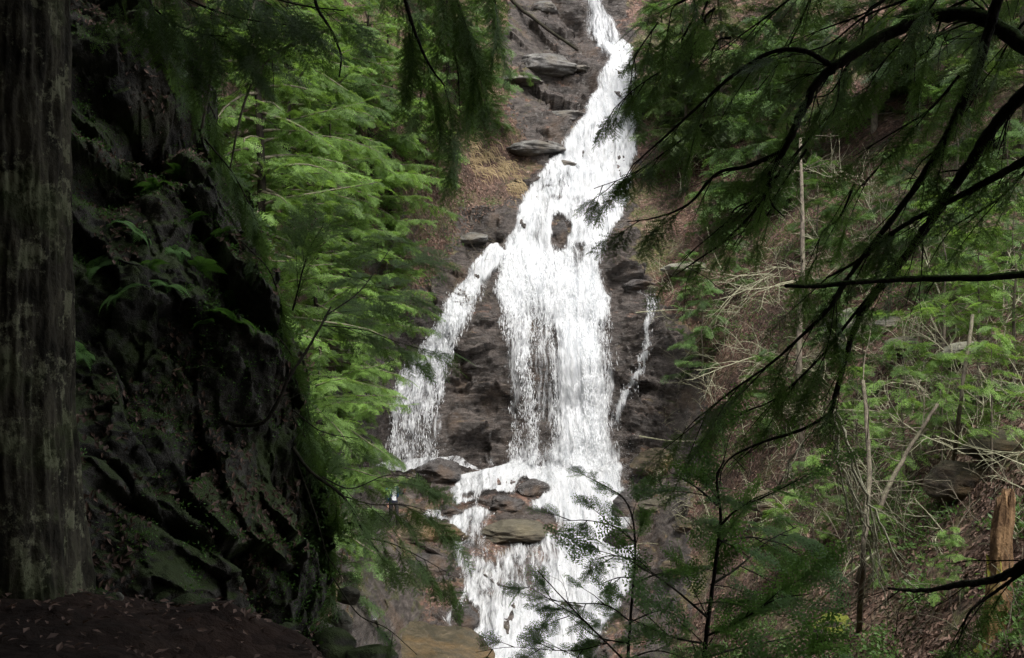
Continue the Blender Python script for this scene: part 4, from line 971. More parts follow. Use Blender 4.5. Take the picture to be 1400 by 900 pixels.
# ------------------------------------------------------------------ near trees: trunks, limbs, needle boughs, crowns overhead
def near_sprays(b, pts, rng, every=.07, start=.0, side=1., tw=(.12, .38), sc=(.55, 1.), droop=.5, tint=.45, bias=(0, 0, 0), stems=None, flat=0., tpl=None):
    """twigs with needle sprays along a limb"""
    pts = np.asarray(pts); seg = np.linalg.norm(np.diff(pts, axis=0), axis=1); cum = np.r_[0, np.cumsum(seg)]; L = cum[-1]
    pos, dr, up, sl, tn = [], [], [], [], []
    s_ = start * L; sg = 1
    while s_ < L:
        p = np.array([np.interp(s_, cum, pts[:, c]) for c in range(3)]); i = min(len(seg) - 1, np.searchsorted(cum, s_) - 1 if s_ > 0 else 0); d = (pts[i + 1] - pts[i]) / (seg[i] + 1e-9)
        sg = -sg; a = sg * rng.uniform(.4, 1.2) * side; sd = rot_about(d, np.array([0, -.4, 1.]), a) + np.array([0, 0, -droop * rng.uniform(.3, 1.2)]) + np.array(bias)
        sd /= np.linalg.norm(sd); ln = rng.uniform(*tw); k = max(2, int(ln / .10)); q = p.copy(); P = [q.copy()]; dd = sd.copy()
        for m in range(k):
            dd = dd + rng.normal(0, .10, 3) + np.array([0, 0, -.07]); dd /= np.linalg.norm(dd); q = q + dd * ln / k; P.append(q.copy())
            for z_ in (-1, 1):
                if rng.random() < .6:
                    pos.append(q); nd = rot_about(dd, np.array([0, -.5, 1.]), z_ * rng.uniform(.3, .9)); nd[2] -= rng.uniform(0, .25); dr.append(nd); up.append([rng.normal(0, .5 - .38 * flat), rng.normal(-.5, .5 - .38 * flat), 1]); sl.append(rng.uniform(*sc)); tn.append(tint + rng.normal(0, .15))
        pos.append(q); dr.append(dd); up.append([rng.normal(0, .5), -.5, 1]); sl.append(rng.uniform(*sc)); tn.append(tint)
        if stems is not None: stems.tube(P, np.linspace(.0035, .0015, len(P)), 3)
        s_ += every * rng.uniform(.6, 1.4)
    place(b, tpl or TPL_NEAR, pos, dr, up, sl, np.array(tn), rng)

def limb(root, P, r0, r1, mat='darkbark', foliage=None, seed=0, name='limb', n=9, label=None, twigs=0, twl=(.1, .35), rough=.12):
    r = np.random.default_rng(seed); pts = catmull(np.array([w(*q) for q in P]), 8)
    pts = pts + r.normal(0, r0 * rough * .5, pts.shape)
    b = MB(); rad = np.linspace(r0, r1, len(pts)) * (1 + r.normal(0, .07, len(pts))); b.tube(pts, rad, n)
    for k in range(twigs):
        i = r.integers(2, len(pts) - 1); d = (pts[i] - pts[i - 1]); d = d / np.linalg.norm(d) + r.normal(0, .6, 3) + np.array([0, 0, -.5])
        branchy(b, pts[i], d, r.uniform(*twl), max(.0025, rad[i] * .22), 1, r, 2, .8, .08, 3)
    o = b.build(name, M[mat], None); rel(o, root)
    if label: o['label'] = label
    if foliage:
        fb = MB(); sb_ = MB(); near_sprays(fb, pts, r, stems=sb_, **foliage); 
        fo = fb.build('needles', [M['leaf_sap' if foliage.get('tpl') else 'leaf_near'], M['darkbark']], None); rel(fo, root); fo.parent = o
        so = sb_.build('twigs', M['darkbark'], None); rel(so, root); so.parent = o
    return pts

def canopy(root, c, rad, z0, z1, n, seed, hole=None):  # crowns stay out of frame, spread wide to shade the foreground
    """the wide needle crown overhead"""
    r = np.random.default_rng(seed); pos = []; 
    a = r.uniform(0, 2 * PI, n); q = np.sqrt(r.random(n)) * rad; z = r.uniform(z0, z1, n)
    q = q * (1 - .45 * (z - z0) / (z1 - z0))
    z = z0 + np.floor((z - z0) / .9) * .9 + r.normal(0, .15, n) - q * .06
    pos = np.c_[c[0] + q * np.cos(a), c[1] + q * np.sin(a), z]
    if hole is not None: pos = pos[hole(pos)]
    m = len(pos); d = pos[:, :2] - np.array(c[:2]); d = np.c_[d, -np.abs(r.normal(.3, .3, m)) * 2]
    b = MB(); place(b, TPL_CAN, pos, d, np.c_[r.normal(0, .4, m), r.normal(0, .4, m), np.ones(m)], r.uniform(.6, 1.1, m), r.uniform(.2, .7, m), r)
    lb = MB()
    for k in range(26):
        az = k * 2.4; zz = z0 + (z1 - z0) * k / 26; rr_ = rad * (1 - .4 * k / 26)
        lb.tube([(c[0], c[1], zz), (c[0] + rr_ * .5 * math.cos(az), c[1] + rr_ * .5 * math.sin(az), zz + .2), (c[0] + rr_ * math.cos(az), c[1] + rr_ * math.sin(az), zz - .4)], [.09, .05, .01], 5)
    o = b.build('crown', [M['leaf_canopy'], M['darkbark']], None); rel(o, root); o2_ = lb.build('branches', M['darkbark'], None); rel(o2_, root)

# keep the crowns out of the view: nothing in front of the lens lower than the top edge of the frame
def above_view(P): return ((P[:, 1] < .5) | (P[:, 2] > P[:, 1] * .42 + 1.7)) & (P[:, 1] < 7.5)
big = empty('big_tree', (-3.13, 6.2, Hn(-3.13, 6.2) - .15)); tag(big, 'massive furrowed lichen spotted trunk at the left edge with dark crown overhead', 'tree')
rough_trunk([(0, 0, 0), (0, .02, 3), (.03, .05, 8), (.1, .1, 18)], [.385, .365, .33, .2], 'bigbark', 'trunk', big, 3, .09, 260, 520, 0, .22)
canopy(big, (-3.13, 4.0), 9.0, 3.3, 15, 2600, 1, above_view)
# second stem right behind it (thin grey strips beside the trunk)
right = empty('hemlock_tree', (6.2, 3.0, Hn(6.2, 3.0))); tag(right, 'near hemlock whose black mossy limbs and needle boughs hang across the upper right', 'tree')
rough_trunk([(0, 0, -.2), (0, .0, 4), (.0, .0, 18)], [.35, .32, .15], 'bigbark', 'trunk', right, 5, .1, 60, 120, 0, .2)
canopy(right, (6.5, .0), 5.5, 6.0, 15, 330, 2, above_view)
back = empty('hemlock_tree', (1.5, -6.0, Hn(1.5, -6.0))); tag(back, 'unseen hemlock added behind the viewpoint to shade the trail', 'tree')  # unseen tree, added for the shade it throws on the near ground
rough_trunk([(0, 0, -.2), (0, .0, 4), (.0, .0, 18)], [.35, .32, .15], 'bigbark', 'trunk', back, 6, .1, 60, 120, 0, .2)
canopy(back, (1.5, -6.0), 9, 2.6, 15, 1500, 3, above_view)

F1 = dict(every=.12, tw=(.12, .36), sc=(.4, .85), droop=.3, bias=(-.35, 0, -.1))
F2 = dict(every=.13, tw=(.10, .30), sc=(.4, .85), droop=.3, bias=(-.3, 0, -.1))
limb(right, [(1700, 190, 3.6), (1500, 110, 3.9), (1400, 62, 4.1), (1345, 25, 4.2), (1290, 20, 4.3), (1230, 38, 4.35), (1160, 78, 4.4), (1120, 110, 4.45), (1095, 155, 4.5), (1075, 200, 4.5), (1055, 235, 4.55), (1050, 262, 4.6)], .040, .009, 'mossbark', dict(F2, start=.25, every=.26), 1, twigs=22, label='mossy limb arching over the upper right')
limb(right, [(1140, 92, 4.42), (1100, 70, 4.45), (1055, 72, 4.5), (1000, 105, 4.6), (950, 150, 4.7), (900, 195, 4.8), (866, 225, 4.9)], .013, .003, 'darkbark', F1, 2)
limb(right, [(1068, 208, 4.52), (1020, 228, 4.6), (980, 238, 4.7), (940, 280, 4.8), (895, 298, 4.85), (858, 303, 4.9)], .011, .0025, 'darkbark', dict(F2, start=.1, every=.12), 3)
limb(right, [(1050, 258, 4.6), (1030, 290, 4.6), (990, 330, 4.7), (950, 358, 4.7), (924, 376, 4.8)], .008, .002, 'darkbark', None, 4, twigs=3)
limb(right, [(1052, 255, 4.6), (1056, 280, 4.6), (1073, 297, 4.6)], .007, .002, 'darkbark', None, 5)
limb(right, [(1650, -60, 3.6), (1460, 70, 3.9), (1410, 118, 4.0), (1365, 165, 4.1), (1320, 232, 4.2), (1275, 298, 4.3), (1235, 355, 4.35), (1200, 398, 4.4), (1172, 440, 4.45), (1152, 505, 4.5), (1135, 566, 4.55)], .030, .010, 'darkbark', dict(F2, start=.3, every=.26), 6, twigs=16, label='long black limb slanting down to a forked tip')
limb(right, [(1135, 566, 4.55), (1095, 588, 4.6), (1045, 604, 4.65), (1005, 622, 4.7), (988, 640, 4.75), (984, 662, 4.75)], .008, .0025, 'darkbark', None, 7, twigs=5)
limb(right, [(1440, -60, 3.9), (1370, -10, 4.0), (1338, 90, 4.1), (1295, 185, 4.2), (1250, 258, 4.3), (1200, 325, 4.35), (1160, 378, 4.4), (1140, 410, 4.4)], .024, .007, 'darkbark', dict(F2, start=.2, every=.2), 8, twigs=12)
limb(right, [(1160, 380, 4.4), (1135, 420, 4.4), (1090, 465, 4.5), (1050, 500, 4.55), (1000, 535, 4.6), (950, 575, 4.7)], .010, .003, 'darkbark', dict(F1, every=.09), 9)
limb(right, [(1205, 385, 4.35), (1160, 440, 4.5), (1120, 490, 4.6), (1060, 545, 4.7), (1010, 565, 4.8)], .008, .003, 'darkbark', dict(F2, start=.3, every=.09), 10)
limb(right, [(1550, 130, 3.7), (1420, 208, 4.0), (1350, 248, 4.1), (1285, 282, 4.25), (1230, 312, 4.3), (1180, 352, 4.4), (1130, 380, 4.5)], .019, .005, 'darkbark', dict(F2, start=.2, every=.10), 11, twigs=6)
limb(right, [(1600, 365, 3.5), (1430, 373, 3.9), (1340, 380, 4.0), (1260, 381, 4.1), (1180, 385, 4.15), (1120, 391, 4.2), (1074, 391, 4.2)], .017, .008, 'mossbark', None, 12, 'dead_limb', label='long straight dead limb broken off at its tip', twigs=6, twl=(.05, .2))
limb(right, [(1600, 640, 3.6), (1470, 710, 3.8), (1405, 768, 3.9), (1360, 792, 4.0), (1310, 800, 4.05), (1260, 808, 4.1), (1214, 805, 4.1)], .026, .005, 'darkbark', None, 13, 'dead_limb', label='crooked black limb low at the right edge', twigs=10, twl=(.12, .35))
limb(right, [(1500, 720, 3.8), (1410, 775, 3.9), (1360, 810, 4.0), (1325, 838, 4.0), (1310, 880, 4.0)], .010, .003, 'darkbark', dict(F2, start=.5, every=.12), 14)
# drooping boughs filling the upper right
rb = np.random.default_rng(77)
for k in range(24):
    x0 = rb.uniform(930, 1440); y0 = rb.uniform(-70, 40) if k < 15 else rb.uniform(60, 260); 
    if k >= 15: x0 = rb.uniform(1060, 1440)
    d0 = rb.uniform(3.9, 5.6); ln = rb.uniform(110, 260)
    dx, dy = -rb.uniform(.35, .9), rb.uniform(.45, .95)
    if x0 < 1000: dx = -rb.uniform(.1, .35); ln = rb.uniform(80, 180)
    pts = [(x0 + dx * ln * s_ + rb.normal(0, 6), y0 + dy * ln * s_ * (1 - .15 * s_) + rb.normal(0, 6), d0 + .3 * s_) for s_ in (0, .33, .66, 1.)]
    limb(right, pts, .007, .002, 'darkbark', dict(F2, every=.14, tint=.5 + rb.normal(0, .15)), 100 + k, 'bough')
# boughs over the white water
for k, pts in enumerate([[(960, 60, 5.2), (915, 90, 5.2), (870, 120, 5.3), (838, 150, 5.4)], [(960, 170, 4.9), (900, 215, 5.), (860, 240, 5.1), (812, 258, 5.2)], [(900, 30, 5.5), (868, 80, 5.5), (862, 130, 5.5)]]):
    limb(right, pts, .005, .0018, 'darkbark', dict(every=.07, tw=(.06, .16), sc=(.4, .7), droop=.3, tint=.4), 150 + k, 'bough')
# bleached dead twigs hanging from the long limb's tip
hb = empty('hanging_dead_branch', w(1136, 566, 9.5)); tag(hb, 'bunch of bleached dead twigs hanging below the long black limb', 'dead branch')
for k, P in enumerate([[(1138, 560), (1143, 620), (1158, 690), (1163, 760)], [(1140, 560), (1160, 610), (1172, 680), (1185, 740), (1196, 800)], [(1142, 562), (1165, 625), (1190, 690), (1200, 760), (1212, 830)], [(1140, 565), (1150, 640), (1180, 700), (1196, 740)], [(1134, 570), (1110, 592), (1088, 620), (1070, 655), (1058, 680)], [(1165, 640), (1195, 700), (1230, 770), (1245, 800)]]):
    rr_ = np.random.default_rng(200 + k); pts = catmull([w(x, y, 9.5 + .08 * i) for i, (x, y) in enumerate(P)], 6); pts[1:] += rr_.normal(0, .012, pts[1:].shape)
    b = MB(); b.tube(pts, np.linspace(.015, .006, len(pts)), 5)
    for q in range(8):
        i = rr_.integers(5, len(pts) - 2); branchy(b, pts[i], pts[i + 1] - pts[i] + rr_.normal(0, .012, 3), rr_.uniform(.2, .65), .006, 1, rr_, 2, .6, .05, 3)
    o = b.build('twig', M['palebark'], None); rel(o, hb)

# foreground saplings at the bottom
s1 = empty('hemlock_sapling', w(962, 1000, 4.6)); tag(s1, 'dark hemlock sapling with crooked stem in the foreground right of the cascade', 'sapling', 'foreground hemlock saplings')
FS = dict(every=.16, tw=(.10, .30), sc=(.6, 1.0), droop=.05, tint=.85, flat=.35, tpl=TPL_SAP)
limb(s1, [(950, 1150, 4.6), (958, 960, 4.6), (968, 850, 4.6), (978, 775, 4.6), (985, 705, 4.6), (980, 655, 4.6), (990, 630, 4.6)], .013, .004, 'darkbark', dict(FS, start=.5, every=.2), 301, 'trunk')
for k, P in enumerate([[(968, 845), (930, 812), (900, 790), (872, 775)], [(972, 800), (1010, 775), (1050, 740), (1090, 720)], [(965, 870), (1010, 850), (1060, 820), (1110, 812)], [(960, 900), (1015, 885), (1065, 875), (1105, 868)], [(983, 720), (1010, 695), (1045, 680)], [(980, 690), (950, 665), (915, 645)], [(962, 880), (915, 870), (860, 845)], [(960, 910), (900, 905), (850, 900)], [(960, 930), (1040, 930), (1100, 910)], [(985, 740), (1030, 735), (1075, 745)]]):
    limb(s1, [(x, y, 4.6 + (.25 if k % 2 else -.2) * i) for i, (x, y) in enumerate(P)], .006, .002, 'darkbark', FS, 310 + k, 'limb', 6)
s2 = empty('hemlock_sapling', w(858, 1000, 5.4)); tag(s2, 'slender hemlock sapling silhouetted against the lower cascade with its top nodding left', 'sapling', 'foreground hemlock saplings')
FT = dict(every=.13, tw=(.05, .15), sc=(.35, .6), droop=.15, tint=.5, tpl=TPL_SAP)
limb(s2, [(845, 1200, 5.4), (856, 960, 5.4), (861, 860, 5.4), (868, 770, 5.4), (866, 715, 5.4), (853, 682, 5.4), (826, 664, 5.4)], .010, .003, 'darkbark', dict(FT, start=.82, every=.10), 331, 'trunk')
for k, P in enumerate([[(866, 740), (840, 720), (805, 712), (770, 712)], [(867, 765), (835, 760), (805, 768)], [(862, 850), (830, 828), (790, 825), (745, 820)], [(860, 880), (815, 870), (775, 840)], [(864, 800), (900, 785), (930, 790)], [(862, 850), (905, 835), (940, 850)], [(858, 905), (810, 905), (770, 890)], [(866, 790), (845, 790), (818, 800)], [(860, 900), (900, 890), (950, 905)]]):
    limb(s2, [(x, y, 5.4 + (.12 if k % 2 else -.1) * i) for i, (x, y) in enumerate(P)], .005, .0018, 'darkbark', FT, 340 + k, 'limb', 6)
s3 = empty('hemlock_sapling', w(900, 1050, 5.0)); tag(s3, 'bare leaning sapling stem crossing the bottom of the white foam', 'sapling', 'foreground hemlock saplings')
limb(s3, [(980, 1100, 5.), (905, 960, 5.), (850, 900, 5.), (800, 850, 5.), (762, 810, 5.), (735, 780, 5.)], .007, .002, 'darkbark', None, 360, 'trunk', twigs=6, twl=(.06, .15))
for k, P in enumerate([[(800, 850), (760, 825), (720, 800)], [(830, 880), (780, 890), (700, 885), (650, 892)], [(850, 905), (780, 915), (720, 905)]]):
    limb(s3, [(x, y, 5.) for x, y in P], .003, .0012, 'darkbark', dict(FT, every=.1, tw=(.05, .12), sc=(.35, .6)), 361 + k, 'limb', 5)

# boughs on the left: the top centre bough, twigs beside the outcrop, grey bare branches
lt = empty('hemlock_bough', w(545, -60, 8.)); tag(lt, 'dark hemlock bough drooping into the top centre left of the falls', 'bough')
FB = dict(every=.13, tw=(.2, .6), sc=(.9, 1.4), droop=.6, tint=.8)
limb(lt, [(535, -80, 8.), (552, -10, 8.), (566, 40, 8.), (585, 85, 8.), (608, 118, 8.1)], .022, .006, 'darkbark', FB, 401)
limb(lt, [(600, -70, 7.8), (625, 0, 7.9), (640, 50, 8.), (645, 95, 8.1)], .014, .004, 'darkbark', FB, 402)
limb(lt, [(660, -70, 7.8), (672, -20, 7.9), (680, 30, 8.), (676, 70, 8.1)], .012, .004, 'darkbark', dict(FB, tw=(.15, .35)), 403)
limb(lt, [(585, -60, 8.4), (610, 30, 8.4), (625, 90, 8.4), (628, 140, 8.4)], .012, .004, 'darkbark', FB, 404)
lb_ = empty('bare_branch', w(430, -60, 8.4)); tag(lb_, 'curved grey bare branch against the green in the upper left', 'branch')
limb(lb_, [(425, -60, 8.4), (432, 5, 8.4), (452, 40, 8.4), (466, 75, 8.4), (464, 105, 8.4)], .017, .006, 'darkbark', None, 411, twigs=5)
limb(lb_, [(450, 40, 8.4), (425, 52, 8.4), (390, 66, 8.4), (362, 88, 8.5), (342, 120, 8.5), (330, 155, 8.5), (322, 190, 8.5), (315, 230, 8.6)], .013, .008, 'greybark', None, 412, twigs=6)
limb(lb_, [(372, 80, 8.5), (374, 110, 8.5), (373, 135, 8.5)], .005, .002, 'darkbark', None, 413)
limb(lb_, [(310, 45, 8.5), (292, 62, 8.6), (290, 95, 8.6), (284, 130, 8.7), (276, 175, 8.7)], .012, .012, 'greybark', None, 414, twigs=3)
ls = empty('leaning_sapling', w(290, 570, 8.6)); tag(ls, 'black crooked stem curving up right from the dark outcrop', 'sapling')
limb(ls, [(280, 562, 8.8), (320, 580, 8.7), (360, 577, 8.6), (382, 545, 8.6), (396, 515, 8.6), (420, 478, 8.7), (438, 447, 8.8), (452, 420, 9.)], .020, .009, 'darkbark', None, 421, 'trunk', twigs=4)
limb(ls, [(400, 425, 9.), (408, 395, 9.), (415, 365, 9.), (426, 335, 9.1), (442, 308, 9.2)], .009, .004, 'darkbark', dict(every=.16, tw=(.15, .4), sc=(.9, 1.4), droop=.1, tint=.6), 422)
limb(ls, [(448, 430, 8.9), (490, 400, 9.2), (520, 360, 9.6), (540, 330, 10.)], .007, .003, 'darkbark', dict(every=.12, tw=(.2, .5), sc=(1.1, 1.6), droop=.1, tint=.7), 423)
limb(ls, [(440, 445, 8.9), (500, 452, 9.2), (550, 470, 9.6), (610, 485, 10.)], .006, .002, 'darkbark', dict(every=.12, tw=(.1, .3), sc=(.8, 1.2), droop=.1, tint=.5), 424)
lw_ = empty('hemlock_bough', w(405, 620, 8.8)); tag(lw_, 'dark branch with feathery sprays reaching down right in front of the lower left bank', 'bough')
FL = dict(every=.16, tw=(.2, .5), sc=(.9, 1.4), droop=.2, tint=.9)
limb(lw_, [(400, 612, 9.), (425, 645, 9.), (468, 678, 9.1), (490, 715, 9.2), (512, 748, 9.3), (532, 780, 9.4)], .017, .005, 'darkbark', None, 431, twigs=9, twl=(.2, .5))
limb(lw_, [(440, 652, 9.), (480, 668, 9.2), (530, 650, 9.5), (580, 655, 9.8)], .007, .003, 'darkbark', FL, 432)
limb(lw_, [(500, 735, 9.2), (540, 745, 9.5), (580, 765, 9.8), (615, 785, 10.1)], .006, .003, 'darkbark', dict(FL, tw=(.2, .45)), 433)
limb(lw_, [(468, 678, 9.1), (510, 690, 9.4), (550, 690, 9.8), (590, 700, 10.)], .006, .003, 'darkbark', dict(FL, every=.14), 434)
limb(lw_, [(405, 630, 9.), (430, 700, 9.), (448, 760, 9.1), (470, 790, 9.2)], .009, .003, 'darkbark', None, 435, twigs=8, twl=(.15, .4))
limb(lw_, [(455, 790, 9.1), (490, 840, 9.), (530, 860, 9.), (570, 895, 9.)], .006, .003, 'darkbark', dict(FL, every=.3, tw=(.1, .25), tint=.4), 436)
limb(lw_, [(400, 560, 9.2), (440, 590, 9.5), (490, 600, 9.9)], .007, .003, 'darkbark', dict(FL, tw=(.2, .4)), 437)
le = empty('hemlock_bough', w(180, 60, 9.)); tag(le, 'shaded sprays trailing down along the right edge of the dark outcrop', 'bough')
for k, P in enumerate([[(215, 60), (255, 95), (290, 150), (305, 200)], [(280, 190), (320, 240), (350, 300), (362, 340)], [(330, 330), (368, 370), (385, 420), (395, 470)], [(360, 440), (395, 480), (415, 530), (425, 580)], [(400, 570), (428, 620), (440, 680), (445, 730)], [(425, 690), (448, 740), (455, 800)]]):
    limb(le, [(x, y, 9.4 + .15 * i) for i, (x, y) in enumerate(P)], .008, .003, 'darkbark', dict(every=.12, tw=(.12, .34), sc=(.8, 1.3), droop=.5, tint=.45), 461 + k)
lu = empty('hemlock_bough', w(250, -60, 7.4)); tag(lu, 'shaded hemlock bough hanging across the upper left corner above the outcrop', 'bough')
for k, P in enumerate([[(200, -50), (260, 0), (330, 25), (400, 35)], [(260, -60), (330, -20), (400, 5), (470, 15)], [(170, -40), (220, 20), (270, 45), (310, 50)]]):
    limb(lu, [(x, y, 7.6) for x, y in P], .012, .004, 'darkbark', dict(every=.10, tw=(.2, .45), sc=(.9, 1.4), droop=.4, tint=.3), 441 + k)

# ------------------------------------------------------------------ the person on the ledge beside the falls
def person():
    base = at_s(538, 722); base[2] += .0
    root = empty('person', base); tag(root, 'person in dark jacket and white shirt with blue pack on the ledge left of cascade', 'person')
    J = {'pel': (0, 0, .95), 'wst': (0, 0, 1.08), 'chs': (0, .01, 1.30), 'nek': (0, .01, 1.46), 'hd0': (0, -.01, 1.56), 'hd1': (0, -.015, 1.66), 'hd2': (0, 0, 1.73),
         'shL': (-.17, .01, 1.40), 'elL': (-.25, .03, 1.13), 'wrL': (-.24, -.08, .90), 'haL': (-.235, -.10, .83), 'shR': (.17, .01, 1.40), 'elR': (.27, -.05, 1.17), 'wrR': (.33, -.24, 1.30), 'haR': (.34, -.28, 1.37),
         'hiL': (-.10, 0, .90), 'knL': (-.12, -.03, .50), 'anL': (-.13, .02, .09), 'toL': (-.15, -.15, .04), 'hiR': (.10, 0, .90), 'knR': (.12, -.05, .50), 'anR': (.13, .0, .09), 'toR': (.15, -.17, .04)}
    R = dict(pel=.145, wst=.125, chs=.15, nek=.055, hd0=.085, hd1=.095, hd2=.07, shL=.07, elL=.045, wrL=.03, haL=.035, shR=.07, elR=.045, wrR=.03, haR=.035, hiL=.085, knL=.06, anL=.04, toL=.035, hiR=.085, knR=.06, anR=.04, toR=.035)
    E = 'pel-wst wst-chs chs-nek nek-hd0 hd0-hd1 hd1-hd2 chs-shL shL-elL elL-wrL wrL-haL chs-shR shR-elR elR-wrR wrR-haR pel-hiL hiL-knL knL-anL anL-toL pel-hiR hiR-knR knR-anR anR-toR'.split()
    for s_ in 'LR':
        h = np.array(J['ha' + s_]); up_ = np.array([0, -.3, -1.]) if s_ == 'L' else np.array([.1, -.5, .9])
        for q in range(5):
            off = np.array([(q - 2) * .017, 0, 0]) if q else np.array([-.03 if s_ == 'R' else .03, -.01, -.01 * up_[2]])
            a = h + off * .6 + up_ * .03; b_ = h + off * 1.2 + up_ * (.055 if q else .045); c_ = b_ + up_ * (.03 if q not in (0, 4) else .02) + np.array([0, -.012, 0])
            for nm, p_, rr_ in (('a', a, .010), ('b', b_, .009), ('c', c_, .008)): J[f'f{s_}{q}{nm}'] = tuple(p_); R[f'f{s_}{q}{nm}'] = rr_
            E += [f'ha{s_}-f{s_}{q}a', f'f{s_}{q}a-f{s_}{q}b', f'f{s_}{q}b-f{s_}{q}c']
    keys = list(J); me = bpy.data.meshes.new('body'); me.from_pydata([J[k] for k in keys], [[keys.index(a) for a in e.split('-')] for e in E], [])
    o = bpy.data.objects.new('body', me); C.objects.link(o)
    m = o.modifiers.new('skin', 'SKIN'); m.use_smooth_shade = True
    for k, d in zip(keys, me.skin_vertices[0].data): d.radius = (R[k], R[k] * (.72 if k in ('pel', 'wst', 'chs') else 1)); d.use_root = k == 'pel'
    s_ = o.modifiers.new('sub', 'SUBSURF'); s_.levels = 2; s_.render_levels = 2
    dg = bpy.context.evaluated_depsgraph_get(); ev = bpy.data.meshes.new_from_object(o.evaluated_get(dg)); bpy.data.objects.remove(o)
    co = np.empty(len(ev.vertices) * 3, np.float32); ev.vertices.foreach_get('co', co); co = co.reshape(-1, 3)
    fc = np.array([np.mean([co[v] for v in p.vertices], axis=0) for p in ev.polygons])
    cols = {'skin': (.45, .25, .17), 'shirt': (.78, .80, .83), 'jacket': (.012, .016, .035), 'trousers': (.02, .018, .018), 'shoe': (.03, .02, .015)}
    for k, c in cols.items(): ev.materials.append(mat_flat('person ' + k, c, .8, .15))
    ml = []
    for x, y, z in fc:
        hand = (abs(x) > .2 and ((x < 0 and z < .90) or (x > .3 and z > 1.29)))
        if hand or z > 1.46: k = 0
        elif z > 1.0 and abs(x) < .075 and y < 0: k = 1
        elif z > .93 and not (abs(x) < .2 and z < .93): k = 2
        elif z < .10: k = 4
        else: k = 3 if abs(x) < .22 else 2
        ml.append(k)
    ev.polygons.foreach_set('material_index', ml)
    o = bpy.data.objects.new('body', ev); C.objects.link(o); o.parent = root
    hm = mat_flat('person hair', (.06, .03, .015), .8)
    b = MB(); th, ph = np.meshgrid(np.linspace(0, PI * .62, 10), np.linspace(0, 2 * PI, 20)); 
    V = np.stack([.102 * np.sin(th) * np.cos(ph), .108 * np.sin(th) * np.sin(ph) + .03, 1.655 + .115 * np.cos(th)], -1); id_ = np.arange(V.shape[0] * V.shape[1]).reshape(V.shape[:2])
    b.add(V, None, np.stack([id_[:-1, :-1], id_[1:, :-1], id_[1:, 1:], id_[:-1, 1:]], -1).reshape(-1, 4)); b.build('hair', hm, root)
    b = MB(); b.tube([(0, -.10, 1.66), (0, -.135, 1.625), (0, -.10, 1.615)], [.010, .016, .008], 6)
    for sx in (-1, 1): b.tube([(.10 * sx, -.01, 1.61), (.112 * sx, .0, 1.64), (.10 * sx, .01, 1.67)], [.008, .014, .008], 5)
    b.build('face_features', ev.materials[0], root)
    b = MB()
    for sx in (-1, 1): b.tube([(.034 * sx, -.10, 1.655), (.034 * sx, -.108, 1.655)], [.011, .006], 8)
    b.build('eyes', mat_flat('person eye', (.02, .015, .01), .3), root)
    b = MB(); V = []
    th, ph = np.meshgrid(np.linspace(0, PI, 12), np.linspace(0, 2 * PI, 20))
    sgn = lambda a, e: np.sign(a) * np.abs(a) ** e
    V = np.stack([-.06 + .20 * sgn(np.sin(th), .5) * sgn(np.cos(ph), .5), .20 + .10 * sgn(np.sin(th), .5) * sgn(np.sin(ph), .5), 1.18 + .26 * sgn(np.cos(th), .6)], -1)
    b.add(V, None, np.stack([id_2 for id_2 in [np.arange(240).reshape(20, 12)[:-1, :-1], np.arange(240).reshape(20, 12)[1:, :-1], np.arange(240).reshape(20, 12)[1:, 1:], np.arange(240).reshape(20, 12)[:-1, 1:]]], -1).reshape(-1, 4))
    for sx in (-1, 1): b.tube(catmull([(.11 * sx, .12, 1.40), (.125 * sx, .0, 1.475), (.13 * sx, -.125, 1.36), (.14 * sx, -.10, 1.15), (.12 * sx, .12, 1.05)], 5), .022, 6)
    b.build('backpack', mat_flat('blue pack', (.02, .14, .32), .7), root)
    root.rotation_euler = (0, 0, .35); root.scale = (1, 1, 1)
person()

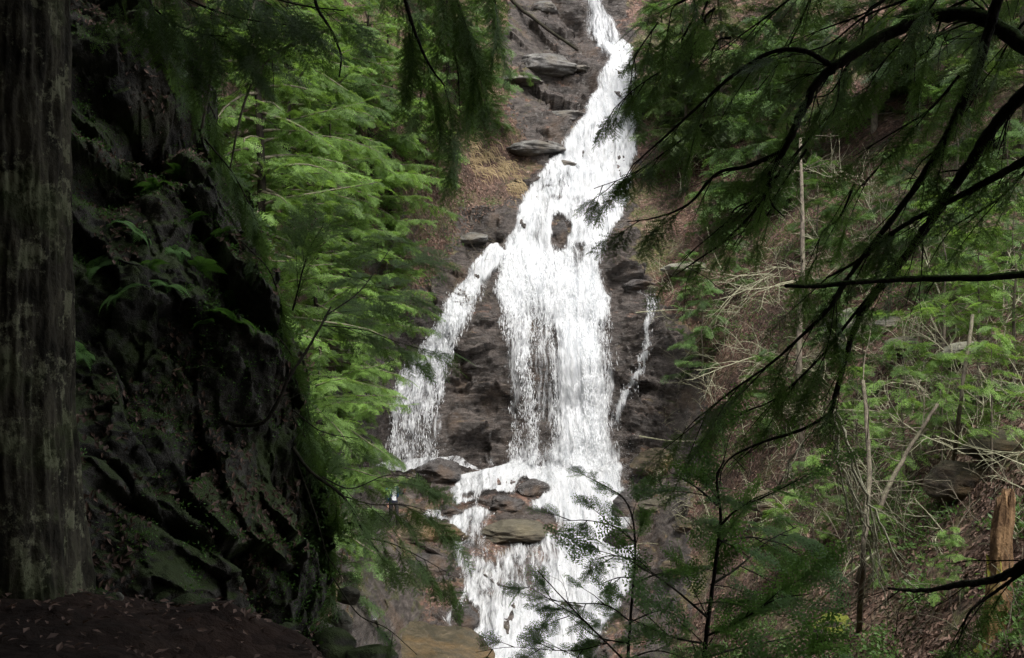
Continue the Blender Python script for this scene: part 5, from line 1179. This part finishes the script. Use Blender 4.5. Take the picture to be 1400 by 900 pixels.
# ------------------------------------------------------------------ light, sky, camera
SUN_EL, SUN_AZ = 62, 155   # azimuth measured from +Y (ahead) clockwise: behind and to the right
sc = bpy.context.scene
wd = bpy.data.worlds.new('World'); sc.world = wd; wd.use_nodes = True; nt = wd.node_tree; nt.nodes.clear()
sky = nt.nodes.new('ShaderNodeTexSky'); sky.sky_type = 'NISHITA'; sky.sun_disc = False; sky.sun_elevation = math.radians(SUN_EL); sky.sun_rotation = math.radians(SUN_AZ)
sky.air_density = 1.0; sky.dust_density = 4.0; sky.ozone_density = .6
hs = nt.nodes.new('ShaderNodeHueSaturation'); hs.inputs['Saturation'].default_value = .28
bg = nt.nodes.new('ShaderNodeBackground'); bg.inputs[1].default_value = .15
wo = nt.nodes.new('ShaderNodeOutputWorld'); nt.links.new(sky.outputs[0], hs.inputs['Color']); nt.links.new(hs.outputs[0], bg.inputs[0]); nt.links.new(bg.outputs[0], wo.inputs[0])
sl = bpy.data.lights.new('sun', 'SUN'); sl.energy = 1.5; sl.angle = math.radians(14); sl.color = (1, .965, .91)
so = bpy.data.objects.new('sun', sl); C.objects.link(so)
from mathutils import Vector
az = math.radians(SUN_AZ); el = math.radians(SUN_EL)
dvec = Vector((math.sin(az) * math.cos(el), math.cos(az) * math.cos(el), math.sin(el)))
so.rotation_euler = dvec.to_track_quat('Z', 'Y').to_euler(); so.location = (0, 0, 60)
cam = bpy.data.cameras.new('camera'); cam.sensor_width = 36; cam.lens = 36; cam.clip_end = 500; cam.clip_start = .05
co_ = bpy.data.objects.new('camera', cam); C.objects.link(co_); co_.rotation_euler = (PI / 2, 0, 0); sc.camera = co_
vs = sc.view_settings; vs.view_transform = 'Standard'; vs.look = 'None'; vs.gamma = 1; vs.exposure = 1.2
sc.cycles.max_bounces = 6; sc.cycles.transparent_max_bounces = 12; sc.cycles.diffuse_bounces = 3; sc.cycles.glossy_bounces = 2; sc.cycles.transmission_bounces = 3
sc.cycles.use_denoising = True; sc.cycles.denoising_prefilter = 'NONE'; sc.cycles.caustics_reflective = False; sc.cycles.caustics_refractive = False
print('tris', sum(len(o.data.polygons) for o in bpy.data.objects if o.type == 'MESH'))
